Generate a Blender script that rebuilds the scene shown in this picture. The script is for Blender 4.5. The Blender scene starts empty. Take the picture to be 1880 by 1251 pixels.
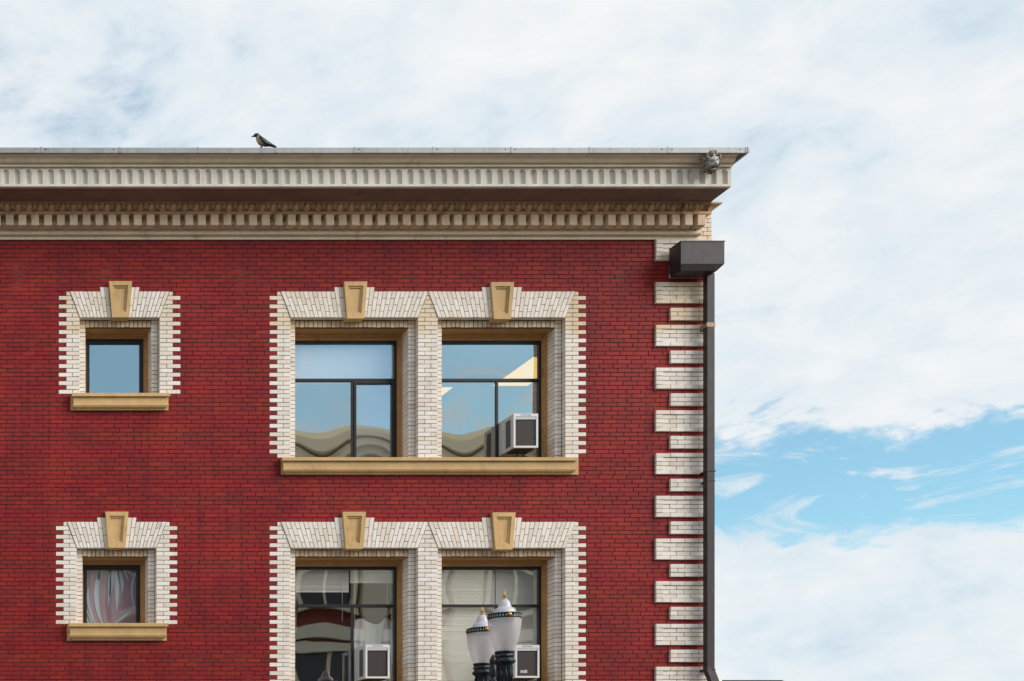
import bpy, bmesh, math, random
from mathutils import Vector
random.seed(7)
S = bpy.context.scene
COL = S.collection
R = math.radians

# ------------------------------------------------------------------ camera, sky, sun, exposure
S125 = 125.0                      # facade scale: photograph pixels per metre on the wall plane
VX, VY, D = -250.0, 1530.0, 20.0  # point square in front of the camera (photograph pixels), distance to the wall
CAM = Vector((VX / S125, -D, 1.7))
cd = bpy.data.cameras.new('camera')
cam = bpy.data.objects.new('camera', cd); COL.objects.link(cam)
cam.location = CAM; cam.rotation_euler = (R(90), 0, 0)
cd.sensor_width = 36.0; cd.lens = 36.0 * 2500.0 / 1880.0
cd.shift_x = (940 - VX) / 1880.0; cd.shift_y = (VY - 625.5) / 1880.0   # architectural shift lens, verticals kept upright
cd.clip_start = 0.1; cd.clip_end = 6000
S.camera = cam

SUN_AZ, SUN_EL = 126.0, 26.0      # clockwise from the view direction, above the horizon
sd = Vector((math.sin(R(SUN_AZ)) * math.cos(R(SUN_EL)), math.cos(R(SUN_AZ)) * math.cos(R(SUN_EL)), math.sin(R(SUN_EL))))
sl = bpy.data.lights.new('sun', 'SUN'); sl.energy = 2.8; sl.angle = R(42); sl.color = (1.0, 0.93, 0.84)
so = bpy.data.objects.new('sun', sl); COL.objects.link(so); so.rotation_euler = sd.to_track_quat('Z', 'Y').to_euler()
so.location = (30, -30, 40)

S.view_settings.view_transform = 'Standard'; S.view_settings.look = 'None'
S.view_settings.exposure = 0.25; S.view_settings.gamma = 1.0
S.view_settings.use_curve_mapping = False


class NT:
    """tiny node-tree helper"""
    def __init__(self, tree):
        self.t = tree; self.n = tree.nodes; self.l = tree.links
    def node(self, typ, **kw):
        nd = self.n.new(typ)
        for k, v in kw.items():
            if k.startswith('i_'):
                key = k[2:]
                key = int(key) if key.isdigit() else key
                self.set(nd.inputs[key], v)
            else: setattr(nd, k, v)
        return nd
    def set(self, sock, v):
        if isinstance(v, bpy.types.NodeSocket): self.l.new(v, sock)
        elif isinstance(v, bpy.types.Node): self.l.new(v.outputs[0], sock)
        else:
            try: sock.default_value = v
            except Exception: sock.default_value = tuple(v) + (1.0,)
    def math(self, op, a, b=0.0, c=None, clamp=False):
        m = self.n.new('ShaderNodeMath'); m.operation = op; m.use_clamp = clamp
        self.set(m.inputs[0], a); self.set(m.inputs[1], b)
        if c is not None: self.set(m.inputs[2], c)
        return m.outputs[0]
    def mix(self, f, a, b, mode='MIX'):
        m = self.n.new('ShaderNodeMix'); m.data_type = 'RGBA'; m.blend_type = mode
        self.set(m.inputs[0], f); self.set(m.inputs[6], a); self.set(m.inputs[7], b)
        return m.outputs[2]
    def noise(self, vec, scale, detail=4, rough=0.55, dist=0.0):
        m = self.n.new('ShaderNodeTexNoise')
        m.inputs['Scale'].default_value = scale; m.inputs['Detail'].default_value = detail
        m.inputs['Roughness'].default_value = rough; m.inputs['Distortion'].default_value = dist
        if vec is not None: self.l.new(vec, m.inputs['Vector'])
        return m.outputs[0]
    def ramp(self, f, stops):
        m = self.n.new('ShaderNodeValToRGB'); self.set(m.inputs[0], f)
        e = m.color_ramp.elements
        while len(e) < len(stops): e.new(0.5)
        for i, (p, c) in enumerate(stops):
            e[i].position = p; e[i].color = (c[0], c[1], c[2], 1.0) if not isinstance(c, (int, float)) else (c, c, c, 1.0)
        return m.outputs[0]
    def smooth(self, v, lo, hi):
        m = self.n.new('ShaderNodeMapRange'); m.interpolation_type = 'SMOOTHSTEP'
        self.set(m.inputs[0], v); m.inputs[1].default_value = lo; m.inputs[2].default_value = hi
        return m.outputs[0]
    def vmul(self, v, s):
        m = self.n.new('ShaderNodeVectorMath'); m.operation = 'MULTIPLY'
        self.l.new(v, m.inputs[0]); m.inputs[1].default_value = s
        return m.outputs[0]


# world: clear Nishita sky with broken cloud all round
W = bpy.data.worlds.new('World'); S.world = W; W.use_nodes = True
W.node_tree.nodes.clear(); w = NT(W.node_tree)
sky = w.node('ShaderNodeTexSky'); sky.sky_type = 'NISHITA'; sky.sun_disc = False
sky.sun_elevation = R(SUN_EL); sky.sun_rotation = R(SUN_AZ); sky.altitude = 50; sky.air_density = 1.0; sky.dust_density = 0.2; sky.ozone_density = 1.0
bg_sky = w.node('ShaderNodeBackground', i_0=w.mix(1.0, sky.outputs[0], (0.78, 1.07, 1.05, 1.0), 'MULTIPLY'), i_1=0.145)
tc = w.node('ShaderNodeTexCoord'); gen = tc.outputs['Generated']
sep = w.node('ShaderNodeSeparateXYZ', i_0=gen)
az = w.math('ARCTAN2', sep.outputs[0], sep.outputs[1]); el = w.math('ARCSINE', sep.outputs[2])
stretch = w.vmul(gen, (1.0, 1.0, 1.9))
n_big = w.noise(stretch, 3.4, 7, 0.55, 0.25)
n_mid = w.noise(stretch, 11.0, 7, 0.6, 0.4)
streak = w.noise(w.vmul(gen, (5.0, 5.0, 22.0)), 1.6, 6, 0.6, 0.8)
warp = w.math('SUBTRACT', n_mid, 0.5); warp2 = w.math('SUBTRACT', streak, 0.5)
n_fine = w.noise(stretch, 30.0, 6, 0.6, 0.3)
warpf = w.math('SUBTRACT', n_fine, 0.5)
rag = w.math('ADD', w.math('MULTIPLY', warp, 0.085), w.math('MULTIPLY', warpf, 0.028))
def opening(az0, el0, ra, re, amp, tilt=0.0):
    """an opening in the cloud deck: soft ellipse in azimuth / elevation with a ragged edge"""
    da = w.math('DIVIDE', w.math('SUBTRACT', w.math('ADD', az, w.math('MULTIPLY', warp, 0.16)), az0), ra)
    de = w.math('DIVIDE', w.math('SUBTRACT', w.math('ADD', w.math('MULTIPLY_ADD', w.math('SUBTRACT', az, az0), -tilt, el), rag), el0), re)
    r2 = w.math('ADD', w.math('MULTIPLY', da, da), w.math('MULTIPLY', de, de))
    return w.math('MULTIPLY', w.smooth(r2, 1.7, 0.35), amp)
cover = w.math('ADD', w.math('MULTIPLY', w.math('SUBTRACT', n_big, 0.5), 1.5), 0.74)
cover = w.math('ADD', cover, w.math('MULTIPLY', warp, 0.8))
cover = w.math('ADD', cover, w.math('MULTIPLY', warp2, 0.45))
cover = w.math('ADD', cover, w.math('MULTIPLY', warpf, 0.22))
for args in ((0.66, 0.205, 0.24, 0.034, 0.82, -0.10), (0.11, 0.485, 0.08, 0.07, 0.14), (0.565, 0.315, 0.03, 0.02, 0.22),
             (3.0, 0.30, 0.75, 0.20, 0.75), (2.2, 0.42, 0.3, 0.12, 0.6)):
    cover = w.math('SUBTRACT', cover, opening(*args))
# thin wisps of high cloud drawn across the clear parts
wn = w.noise(w.vmul(gen, (7.0, 7.0, 26.0)), 1.5, 7, 0.62, 1.2)
wisp = w.math('MULTIPLY', w.smooth(wn, 0.50, 0.70), 0.75)
mask0 = w.smooth(cover, 0.04, 0.62)
mask = w.math('MAXIMUM', w.math('ADD', w.math('MULTIPLY', mask0, 0.92), 0.06), wisp)
shade = w.math('ADD', w.math('MULTIPLY', n_big, 0.35), w.math('ADD', w.math('MULTIPLY', n_mid, 0.45), w.math('MULTIPLY', n_fine, 0.20)))
ccol = w.ramp(shade, [(0.39, (0.55, 0.66, 0.745)), (0.47, (0.68, 0.755, 0.81)), (0.54, (0.765, 0.805, 0.83)), (0.63, (0.845, 0.855, 0.855))])
bg_cloud = w.node('ShaderNodeBackground', i_0=ccol, i_1=0.93)
mx = w.node('ShaderNodeMixShader', i_0=mask, i_1=bg_sky.outputs[0], i_2=bg_cloud.outputs[0])
w.node('ShaderNodeOutputWorld', i_0=mx.outputs[0])

# ------------------------------------------------------------------ coordinates
def k(p): return (D - p) / D
def TXp(px, p=0.0): return (VX + (px - VX) * k(p)) / S125             # seen column -> X of a point standing p proud of the wall
def TZp(py, p=0.0): return 1.7 + (VY - py) * k(p) / S125              # seen row -> Z
def X(px): return px / S125
def Z(py): return 1.7 + (VY - py) / S125
PITCH = 7.83
def crow(n): return 543.4 + PITCH * n                                 # top of brick course n

# ------------------------------------------------------------------ materials
MATS = {}
def material(name):
    m = bpy.data.materials.new(name); m.use_nodes = True
    t = NT(m.node_tree); m.node_tree.nodes.clear()
    out = t.node('ShaderNodeOutputMaterial')
    return m, t, out

def pos(t): return t.node('ShaderNodeNewGeometry').outputs['Position']

def plain(name, col, rough=0.6, metal=0.0, var=0.12, vscale=6.0, bump=0.0, bscale=60.0, stain=None, spec=0.4, ov=0.0, drip=None):
    """painted / stone / metal surface with tonal variation, stains and fine relief"""
    m, t, out = material(name)
    p = pos(t)
    b = t.node('ShaderNodeBsdfPrincipled')
    n1 = t.noise(p, vscale, 6, 0.6)
    lo = [c * (1 - var) for c in col]; hi = [min(1, c * (1 + var)) for c in col]
    c = t.ramp(n1, [(0.3, lo), (0.7, hi)])
    if stain:
        sc, ss, slo, shi = stain
        n2 = t.noise(t.vmul(p, (1.0, 1.0, 0.55)), ss, 7, 0.65)
        c = t.mix(t.smooth(n2, slo, shi), c, sc)
    if drip:
        n3 = t.noise(t.vmul(p, (1.0, 1.0, 0.12)), 22, 5, 0.6)
        c = t.mix(t.math('MULTIPLY', t.smooth(n3, 0.54, 0.72), 0.5), c, drip)
    if ov > 0:
        r_ = t.node('ShaderNodeObjectInfo').outputs['Random']
        g_ = t.math('ADD', 1 - ov, t.math('MULTIPLY', r_, 2 * ov))
        c = t.mix(1.0, c, t.node('ShaderNodeCombineColor', i_0=g_, i_1=g_, i_2=g_).outputs[0], 'MULTIPLY')
    t.set(b.inputs['Base Color'], c)
    t.set(b.inputs['Roughness'], t.math('ADD', t.math('MULTIPLY', t.noise(p, vscale * 4, 3), 0.2), rough - 0.1))
    b.inputs['Metallic'].default_value = metal
    b.inputs['Specular IOR Level'].default_value = spec
    if bump > 0:
        bn = t.node('ShaderNodeBump', i_Strength=bump, i_Distance=0.01, i_Height=t.noise(p, bscale, 5, 0.6))
        t.set(b.inputs['Normal'], bn.outputs[0])
    t.l.new(b.outputs[0], out.inputs[0])
    MATS[name] = m
    return m

def brick_mat(name, stops, island, kind):
    m, t, out = material(name)
    p = pos(t)
    b = t.node('ShaderNodeBsdfPrincipled')
    if island: rnd = t.node('ShaderNodeNewGeometry').outputs['Random Per Island']
    else: rnd = t.node('ShaderNodeObjectInfo').outputs['Random']
    big = t.noise(p, 0.9, 4)
    f = t.math('ADD', t.math('MULTIPLY', rnd, 0.72), t.math('MULTIPLY', big, 0.36))
    c = t.ramp(f, stops)
    fine = t.noise(p, 38, 6, 0.65)
    if kind == 'red':
        c = t.mix(t.math('MULTIPLY', t.smooth(fine, 0.56, 0.75), 0.35), c, (0.055, 0.006, 0.012))
        sc = t.noise(t.vmul(p, (1, 1, 0.35)), 46, 3, 0.5)
        c = t.mix(t.smooth(sc, 0.775, 0.80), c, (0.45, 0.36, 0.33))          # chips of old paint and mortar smears
        fade = t.noise(p, 0.45, 3, 0.5)
        c = t.mix(t.math('MULTIPLY', t.smooth(fade, 0.46, 0.64), 0.30), c, (0.36, 0.035, 0.028))
        run = t.noise(t.vmul(p, (3.0, 1, 0.16)), 2.2, 6, 0.62)
        c = t.mix(t.math('MULTIPLY', t.smooth(run, 0.50, 0.70), 0.48), c, (0.10, 0.014, 0.020))
        dirt = t.noise(t.vmul(p, (1.2, 1, 0.4)), 1.7, 6, 0.6)
        c = t.mix(t.math('MULTIPLY', t.smooth(dirt, 0.5, 0.75), 0.38), c, (0.085, 0.010, 0.018))
        rough, bs = 0.55, 0.35
    else:
        # ochre weathering, most of it on the upper storey
        zz = t.node('ShaderNodeSeparateXYZ', i_0=p).outputs[2]
        up = t.math('MULTIPLY', t.smooth(t.math('ADD', zz, t.math('MULTIPLY', rnd, 0.22)), 9.08, 9.32), t.math('ADD', 0.5, t.math('MULTIPLY', rnd, 0.5)))
        yn = t.smooth(t.noise(p, 0.8, 3, 0.5), 0.34, 0.52) if kind != 'arch' else 0.12
        c = t.mix(t.math('MULTIPLY', t.math('MULTIPLY', up, yn), 0.8), c, (0.68, 0.49, 0.27))
        c = t.mix(t.math('MULTIPLY', t.smooth(fine, 0.58, 0.78), 0.35), c, (0.36, 0.27, 0.19))
        gr = t.noise(p, 3.2, 6, 0.7)
        c = t.mix(t.math('MULTIPLY', t.smooth(gr, 0.58, 0.72), 0.5), c, (0.36, 0.27, 0.16))
        soot = t.noise(t.vmul(p, (2.0, 1, 0.3)), 2.6, 6, 0.65)
        c = t.mix(t.math('MULTIPLY', t.smooth(soot, 0.50, 0.74), 0.32), c, (0.38, 0.30, 0.22))
        rough, bs = 0.6, 0.3
    t.set(b.inputs['Base Color'], c)
    t.set(b.inputs['Roughness'], t.math('ADD', rough - 0.08, t.math('MULTIPLY', fine, 0.2)))
    b.inputs['Specular IOR Level'].default_value = 0.16
    bn = t.node('ShaderNodeBump', i_Strength=bs, i_Distance=0.006, i_Height=fine)
    t.set(b.inputs['Normal'], bn.outputs[0])
    t.l.new(b.outputs[0], out.inputs[0]); MATS[name] = m
    return m

RED = [(0.0, (0.12, 0.010, 0.017)), (0.12, (0.185, 0.014, 0.019)), (0.35, (0.22, 0.0165, 0.0185)), (0.7, (0.25, 0.019, 0.017)), (0.95, (0.29, 0.025, 0.017)), (1.0, (0.34, 0.038, 0.02))]
WHT = [(0.0, (0.64, 0.52, 0.40)), (0.2, (0.73, 0.64, 0.55)), (0.55, (0.80, 0.725, 0.65)), (1.0, (0.86, 0.81, 0.76))]
brick_mat('red_brick', RED, False, 'red'); brick_mat('red_brick_mass', RED, True, 'red')
brick_mat('white_brick', WHT, False, 'white')
brick_mat('arch_brick', WHT, False, 'arch')
BUF = [(0.0, (0.42, 0.27, 0.15)), (0.5, (0.58, 0.43, 0.28)), (1.0, (0.68, 0.57, 0.44))]
brick_mat('buff_brick', BUF, False, 'white')

plain('mortar', (0.062, 0.026, 0.026), 0.9, 0, 0.35, 2.0, 0.4, 90, ((0.24, 0.19, 0.165), 1.6, 0.58, 0.72))
plain('mortar_dark', (0.11, 0.08, 0.058), 0.9, 0, 0.35, 5.0, 0.3, 90)
plain('terracotta', (0.67, 0.545, 0.40), 0.65, 0, 0.10, 2.5, 0.25, 70, ((0.36, 0.22, 0.105), 2.6, 0.58, 0.76), 0.3, 0.05, (0.40, 0.30, 0.20))
plain('corona_white', (0.62, 0.575, 0.505), 0.65, 0, 0.08, 3.0, 0.2, 70, ((0.42, 0.34, 0.24), 4.0, 0.58, 0.76), 0.3, 0.06, (0.46, 0.40, 0.32))
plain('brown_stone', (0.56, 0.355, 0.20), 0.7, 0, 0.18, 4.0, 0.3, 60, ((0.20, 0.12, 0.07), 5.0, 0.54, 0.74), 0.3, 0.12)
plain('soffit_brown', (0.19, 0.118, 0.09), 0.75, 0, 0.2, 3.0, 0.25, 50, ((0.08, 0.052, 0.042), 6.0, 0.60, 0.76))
plain('dentil_stone', (0.71, 0.545, 0.38), 0.7, 0, 0.14, 5.0, 0.25, 60, ((0.32, 0.21, 0.12), 5.0, 0.56, 0.76), 0.3, 0.10)
plain('flashing_metal', (0.30, 0.30, 0.30), 0.5, 0.3, 0.12, 3.0, 0.08, 30, ((0.23, 0.225, 0.22), 9.0, 0.5, 0.7), 0.4, 0.05, (0.22, 0.215, 0.21))
plain('tan_paint', (0.57, 0.37, 0.165), 0.55, 0, 0.12, 4.0, 0.2, 50, ((0.38, 0.23, 0.10), 6.0, 0.58, 0.78), 0.3, 0.07, (0.38, 0.245, 0.115))
plain('wood_brown', (0.44, 0.24, 0.09), 0.45, 0, 0.15, 9.0, 0.12, 40, ((0.20, 0.10, 0.04), 7.0, 0.58, 0.78))
plain('black_frame', (0.017, 0.015, 0.017), 0.4, 0.2, 0.2, 8.0, 0.05, 40)
plain('bronze', (0.032, 0.023, 0.025), 0.5, 0.0, 0.12, 3.0, 0.06, 30, ((0.075, 0.062, 0.062), 7.0, 0.62, 0.75))
plain('copper_strap', (0.30, 0.19, 0.145), 0.5, 0.3, 0.15, 9.0)
plain('lion_stone', (0.42, 0.42, 0.41), 0.8, 0, 0.25, 14.0, 0.3, 60, ((0.12, 0.08, 0.06), 16.0, 0.52, 0.68))
plain('lion_mane', (0.27, 0.225, 0.185), 0.85, 0, 0.3, 16.0, 0.3, 60, ((0.08, 0.05, 0.035), 10.0, 0.48, 0.64))
plain('lion_mouth_shade', (0.035, 0.022, 0.018), 0.9, 0, 0.2, 20)
plain('ac_white', (0.70, 0.69, 0.69), 0.45, 0, 0.05, 5.0, 0, 0, ((0.48, 0.45, 0.42), 8.0, 0.68, 0.80))
plain('ac_grey', (0.44, 0.48, 0.50), 0.45, 0, 0.06, 5.0)
plain('black_plastic', (0.02, 0.018, 0.018), 0.6, 0, 0.2, 8)
plain('letter_grey', (0.12, 0.12, 0.13), 0.6, 0, 0.05, 8)
plain('sticker_white', (0.78, 0.76, 0.72), 0.6, 0, 0.05, 30)
plain('gold', (0.52, 0.27, 0.055), 0.35, 0.75, 0.15, 25)
plain('lamp_iron', (0.012, 0.017, 0.022), 0.32, 0.3, 0.25, 12, 0.1, 50)
plain('lamp_cap', (0.55, 0.55, 0.60), 0.45, 0.1, 0.06, 9)
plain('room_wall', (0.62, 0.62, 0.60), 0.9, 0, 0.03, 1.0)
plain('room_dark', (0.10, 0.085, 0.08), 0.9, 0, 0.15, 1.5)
plain('room_floor', (0.22, 0.19, 0.16), 0.8, 0, 0.1, 2.0)
plain('blind_slat', (0.84, 0.83, 0.79), 0.5, 0, 0.03, 6)
plain('white_cloth', (0.74, 0.74, 0.76), 0.9, 0, 0.05, 5)
plain('shade_white', (0.78, 0.80, 0.80), 0.9, 0, 0.02, 2)
plain('curtain_mauve', (0.37, 0.26, 0.32), 0.95, 0, 0.08, 3)
plain('leaf_print', (0.48, 0.58, 0.64), 0.95, 0, 0.05, 6)
plain('cord_white', (0.72, 0.72, 0.70), 0.6, 0, 0.03, 6)
plain('red_plastic', (0.55, 0.02, 0.02), 0.4, 0, 0.05, 6)
plain('blue_plastic', (0.02, 0.16, 0.45), 0.5, 0, 0.25, 60)
plain('crow_black', (0.014, 0.015, 0.024), 0.42, 0, 0.3, 40, 0.3, 120)
plain('crow_breast_sunlit', (0.40, 0.29, 0.18), 0.8, 0, 0.3, 50, 0.3, 120)  # tan painted in for warm sunlight on the dark bird's breast
plain('asphalt', (0.05, 0.05, 0.052), 0.9, 0, 0.2, 0.6, 0.3, 40)
plain('concrete', (0.26, 0.25, 0.235), 0.85, 0, 0.12, 0.9, 0.3, 30)
plain('kerb_stone', (0.38, 0.37, 0.35), 0.85, 0, 0.12, 1.5, 0.2, 30)
plain('line_paint', (0.75, 0.73, 0.65), 0.7, 0, 0.12, 5)
plain('line_yellow', (0.70, 0.48, 0.07), 0.7, 0, 0.12, 5)
plain('cream_stone', (0.88, 0.84, 0.66), 0.7, 0, 0.08, 0.8, 0.2, 15)
plain('far_brick', (0.24, 0.06, 0.045), 0.8, 0, 0.15, 0.8, 0.3, 15)
plain('roof_dark', (0.045, 0.04, 0.04), 0.8, 0, 0.2, 1.0)
plain('far_glass', (0.03, 0.035, 0.04), 0.12, 0, 0.2, 0.3, 0, 0, None, 0.6)

def emit(name, col, strength):
    m, t, out = material(name)
    e = t.node('ShaderNodeEmission', i_0=col, i_1=strength)
    t.l.new(e.outputs[0], out.inputs[0]); MATS[name] = m
emit('troffer_light', (1.0, 0.60, 0.14), 1.9)

def glass(name, refl, tint, trans, wave, wscale, haze=0.0):
    """coated window pane: coloured mirror film over clear glass, slightly wavy"""
    m, t, out = material(name)
    p = pos(t)
    g = t.node('ShaderNodeBsdfGlossy', i_0=tint, i_Roughness=0.012)
    bn = t.node('ShaderNodeBump', i_Strength=1.0, i_Distance=wave, i_Height=t.noise(p, wscale, 2, 0.45, 0.3))
    t.l.new(bn.outputs[0], g.inputs['Normal'])
    tr = t.node('ShaderNodeBsdfTransparent', i_0=trans)
    body = tr.outputs[0]
    if haze > 0:
        df = t.node('ShaderNodeBsdfDiffuse', i_0=(0.75, 0.8, 0.83))
        hz = t.node('ShaderNodeMixShader', i_0=haze, i_1=body, i_2=df.outputs[0]); body = hz.outputs[0]
    fr = t.node('ShaderNodeFresnel', i_IOR=1.5)
    f = t.math('ADD', refl, t.math('MULTIPLY', fr.outputs[0], 1 - refl))
    mxs = t.node('ShaderNodeMixShader', i_0=f, i_1=body, i_2=g.outputs[0])
    t.l.new(mxs.outputs[0], out.inputs[0]); MATS[name] = m
glass('glass_blue', 0.50, (0.98, 0.88, 0.79), (0.62, 0.64, 0.66), 0.0010, 0.9)
glass('glass_shade', 0.34, (0.92, 0.94, 0.96), (0.97, 0.98, 0.98), 0.0010, 0.9)
glass('glass_hazy', 0.46, (0.95, 0.88, 0.86), (0.55, 0.60, 0.63), 0.0010, 0.9, 0.22)
glass('glass_clear', 0.25, (1.0, 1.0, 0.97), (0.97, 0.97, 0.95), 0.0009, 1.1)

glass('glass_plain', 0.09, (1.0, 1.0, 1.0), (0.97, 0.97, 0.97), 0.0006, 1.0)

def lamp_glass():
    m, t, out = material('lamp_glass')
    p = pos(t)
    n = t.noise(p, 120, 3, 0.7)
    tl = t.node('ShaderNodeBsdfTranslucent', i_0=(0.92, 0.91, 0.92))
    df = t.node('ShaderNodeBsdfDiffuse', i_0=(0.84, 0.82, 0.82))
    tr = t.node('ShaderNodeBsdfTransparent', i_0=(0.93, 0.93, 0.95))
    gl = t.node('ShaderNodeBsdfGlossy', i_0=(1, 1, 1), i_Roughness=0.22)
    bn = t.node('ShaderNodeBump', i_Strength=0.5, i_Distance=0.006, i_Height=n)
    t.l.new(bn.outputs[0], gl.inputs['Normal'])
    a = t.node('ShaderNodeMixShader', i_0=0.5, i_1=tl.outputs[0], i_2=df.outputs[0])
    b = t.node('ShaderNodeMixShader', i_0=t.math('ADD', 0.34, t.math('MULTIPLY', t.smooth(n, 0.5, 0.7), 0.3)), i_1=a.outputs[0], i_2=tr.outputs[0])
    c = t.node('ShaderNodeMixShader', i_0=0.11, i_1=b.outputs[0], i_2=gl.outputs[0])
    t.l.new(c.outputs[0], out.inputs[0]); MATS['lamp_glass'] = m
lamp_glass()

def grille_mat(name, a, b, freq):
    """sheet metal punched with rows of tiny holes, too fine to model one by one"""
    m, t, out = material(name)
    tcn = t.node('ShaderNodeTexCoord').outputs['Object']
    mp = t.node('ShaderNodeMapping', i_0=tcn); mp.inputs['Rotation'].default_value = (0, R(45), 0)
    ck = t.node('ShaderNodeTexVoronoi', i_Vector=mp.outputs[0], i_Scale=freq); ck.inputs['Randomness'].default_value = 0.0
    c = t.mix(t.smooth(ck.outputs['Distance'], 0.34, 0.46), a, b)
    n = t.noise(tcn, 7, 4)
    c = t.mix(t.math('MULTIPLY', t.smooth(n, 0.5, 0.7), 0.5), c, (0.045, 0.022, 0.015))
    bs = t.node('ShaderNodeBsdfPrincipled', i_0=c, i_Roughness=0.7)
    t.l.new(bs.outputs[0], out.inputs[0]); MATS[name] = m
grille_mat('grille_dark', (0.010, 0.008, 0.008), (0.055, 0.040, 0.036), 62)
grille_mat('grille_side', (0.010, 0.010, 0.012), (0.085, 0.09, 0.092), 48)
grille_mat('grille_light', (0.10, 0.10, 0.11), (0.66, 0.66, 0.68), 52)

# ------------------------------------------------------------------ mesh helpers
class MB:
    def __init__(self): self.v = []; self.f = []; self.mi = []; self.m = 0
    def quad(self, a, b, c, d): self.poly([a, b, c, d])
    def poly(self, pts):
        i = len(self.v); self.v += [tuple(q) for q in pts]; self.f.append(tuple(range(i, i + len(pts)))); self.mi.append(self.m)
    def face(self, idx): self.f.append(tuple(idx)); self.mi.append(self.m)
    def box(self, x0, x1, y0, y1, z0, z1):
        i = len(self.v)
        self.v += [(x0, y0, z0), (x1, y0, z0), (x1, y1, z0), (x0, y1, z0), (x0, y0, z1), (x1, y0, z1), (x1, y1, z1), (x0, y1, z1)]
        for q in ((0, 1, 5, 4), (1, 2, 6, 5), (2, 3, 7, 6), (3, 0, 4, 7), (4, 5, 6, 7), (3, 2, 1, 0)): self.face([i + j for j in q])
    def prism(self, pts, yf, yb, ch=0.004):
        """convex outline in x,z (counter-clockwise seen from the street) with a chamfered front edge"""
        n = len(pts); i = len(self.v)
        cx = sum(p[0] for p in pts) / n; cz = sum(p[1] for p in pts) / n
        ins = []
        for j in range(n):
            a, b, c = pts[j - 1], pts[j], pts[(j + 1) % n]
            e1 = Vector((b[0] - a[0], b[1] - a[1])); e2 = Vector((c[0] - b[0], c[1] - b[1]))
            if e1.length < 1e-6 or e2.length < 1e-6: ins.append(b); continue
            n1 = Vector((-e1.y, e1.x)).normalized(); n2 = Vector((-e2.y, e2.x)).normalized()
            d = n1 + n2; L = max(d.dot(n1), 0.35)
            ins.append((b[0] + d.x / L * ch, b[1] + d.y / L * ch))
        if ch > 0:
            self.v += [(p[0], yf, p[1]) for p in ins]
            self.v += [(p[0], yf + ch, p[1]) for p in pts]
            self.v += [(p[0], yb, p[1]) for p in pts]
            self.face(range(i, i + n))
            for r in (0, 1):
                for j in range(n):
                    a = i + r * n + j; b = i + r * n + (j + 1) % n
                    self.face((a + n, b + n, b, a))
        else:
            self.v += [(p[0], yf, p[1]) for p in pts] + [(p[0], yb, p[1]) for p in pts]
            self.face(range(i, i + n))
            for j in range(n):
                a = i + j; b = i + (j + 1) % n
                self.face((a + n, b + n, b, a))
    def extrude_x(self, prof, x0, x1, caps=True):
        """profile [(y, z)...] drawn along x"""
        i = len(self.v); n = len(prof)
        self.v += [(x0, y, z) for y, z in prof] + [(x1, y, z) for y, z in prof]
        for j in range(n - 1): self.face((i + j, i + j + 1, i + n + j + 1, i + n + j))
        if caps:
            self.face(range(i, i + n)); self.face(reversed(range(i + n, i + 2 * n)))
    def lathe(self, prof, c, seg=24, cap=True):
        i = len(self.v); n = len(prof)
        for r, z in prof:
            for s in range(seg):
                a = 2 * math.pi * s / seg
                self.v.append((c[0] + r * math.cos(a), c[1] + r * math.sin(a), c[2] + z))
        for j in range(n - 1):
            for s in range(seg):
                a = i + j * seg + s; b = i + j * seg + (s + 1) % seg
                self.face((a, b, b + seg, a + seg))
        if cap:
            self.face(reversed(range(i, i + seg))); self.face(range(i + (n - 1) * seg, i + n * seg))
    def tube(self, pts, r, seg=8):
        """round bar through points; r is one radius or one per point"""
        pts = [Vector(p) for p in pts]; n = len(pts); i = len(self.v)
        rr = r if isinstance(r, (list, tuple)) else [r] * n
        for j, p in enumerate(pts):
            d = (pts[min(j + 1, n - 1)] - pts[max(j - 1, 0)]).normalized()
            u = d.cross(Vector((0, 0, 1)))
            if u.length < 1e-3: u = d.cross(Vector((1, 0, 0)))
            u.normalize(); v = d.cross(u)
            for s in range(seg):
                a = 2 * math.pi * s / seg
                self.v.append(tuple(p + (u * math.cos(a) + v * math.sin(a)) * rr[j]))
        for j in range(n - 1):
            for s in range(seg):
                a = i + j * seg + s; b = i + j * seg + (s + 1) % seg
                self.face((a, b, b + seg, a + seg))
        self.face(reversed(range(i, i + seg))); self.face(range(i + (n - 1) * seg, i + n * seg))
    def mesh(self, name, mats, smooth=False):
        me = bpy.data.meshes.new(name)
        me.from_pydata(self.v, [], self.f)
        for mt in (mats if isinstance(mats, (list, tuple)) else [mats]): me.materials.append(MATS[mt])
        if isinstance(mats, (list, tuple)) and len(mats) > 1: me.polygons.foreach_set('material_index', self.mi)
        if smooth: me.polygons.foreach_set('use_smooth', [True] * len(me.polygons))
        me.update()
        bm = bmesh.new(); bm.from_mesh(me)
        if len(bm.faces) < 3000: bmesh.ops.recalc_face_normals(bm, faces=bm.faces[:])
        bm.to_mesh(me); bm.free()
        return me
    def build(self, name, mats, parent=None, smooth=False, loc=None):
        o = bpy.data.objects.new(name, self.mesh(name, mats, smooth)); COL.objects.link(o)
        if loc: o.location = loc
        if parent: o.parent = parent
        return o

def inst(name, me, parent, loc=(0, 0, 0), rot=(0, 0, 0), scale=None):
    o = bpy.data.objects.new(name, me); COL.objects.link(o)
    o.location = loc; o.rotation_euler = rot
    if scale: o.scale = scale
    if parent: o.parent = parent
    return o
def empty(name, loc=(0, 0, 0)):
    o = bpy.data.objects.new(name, None); COL.objects.link(o); o.location = loc
    o.empty_display_size = 0.2
    return o
def tag(o, label=None, cat=None, group=None, kind=None):
    if label: o['label'] = label
    if cat: o['category'] = cat
    if group: o['group'] = group
    if kind: o['kind'] = kind
    return o

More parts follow.
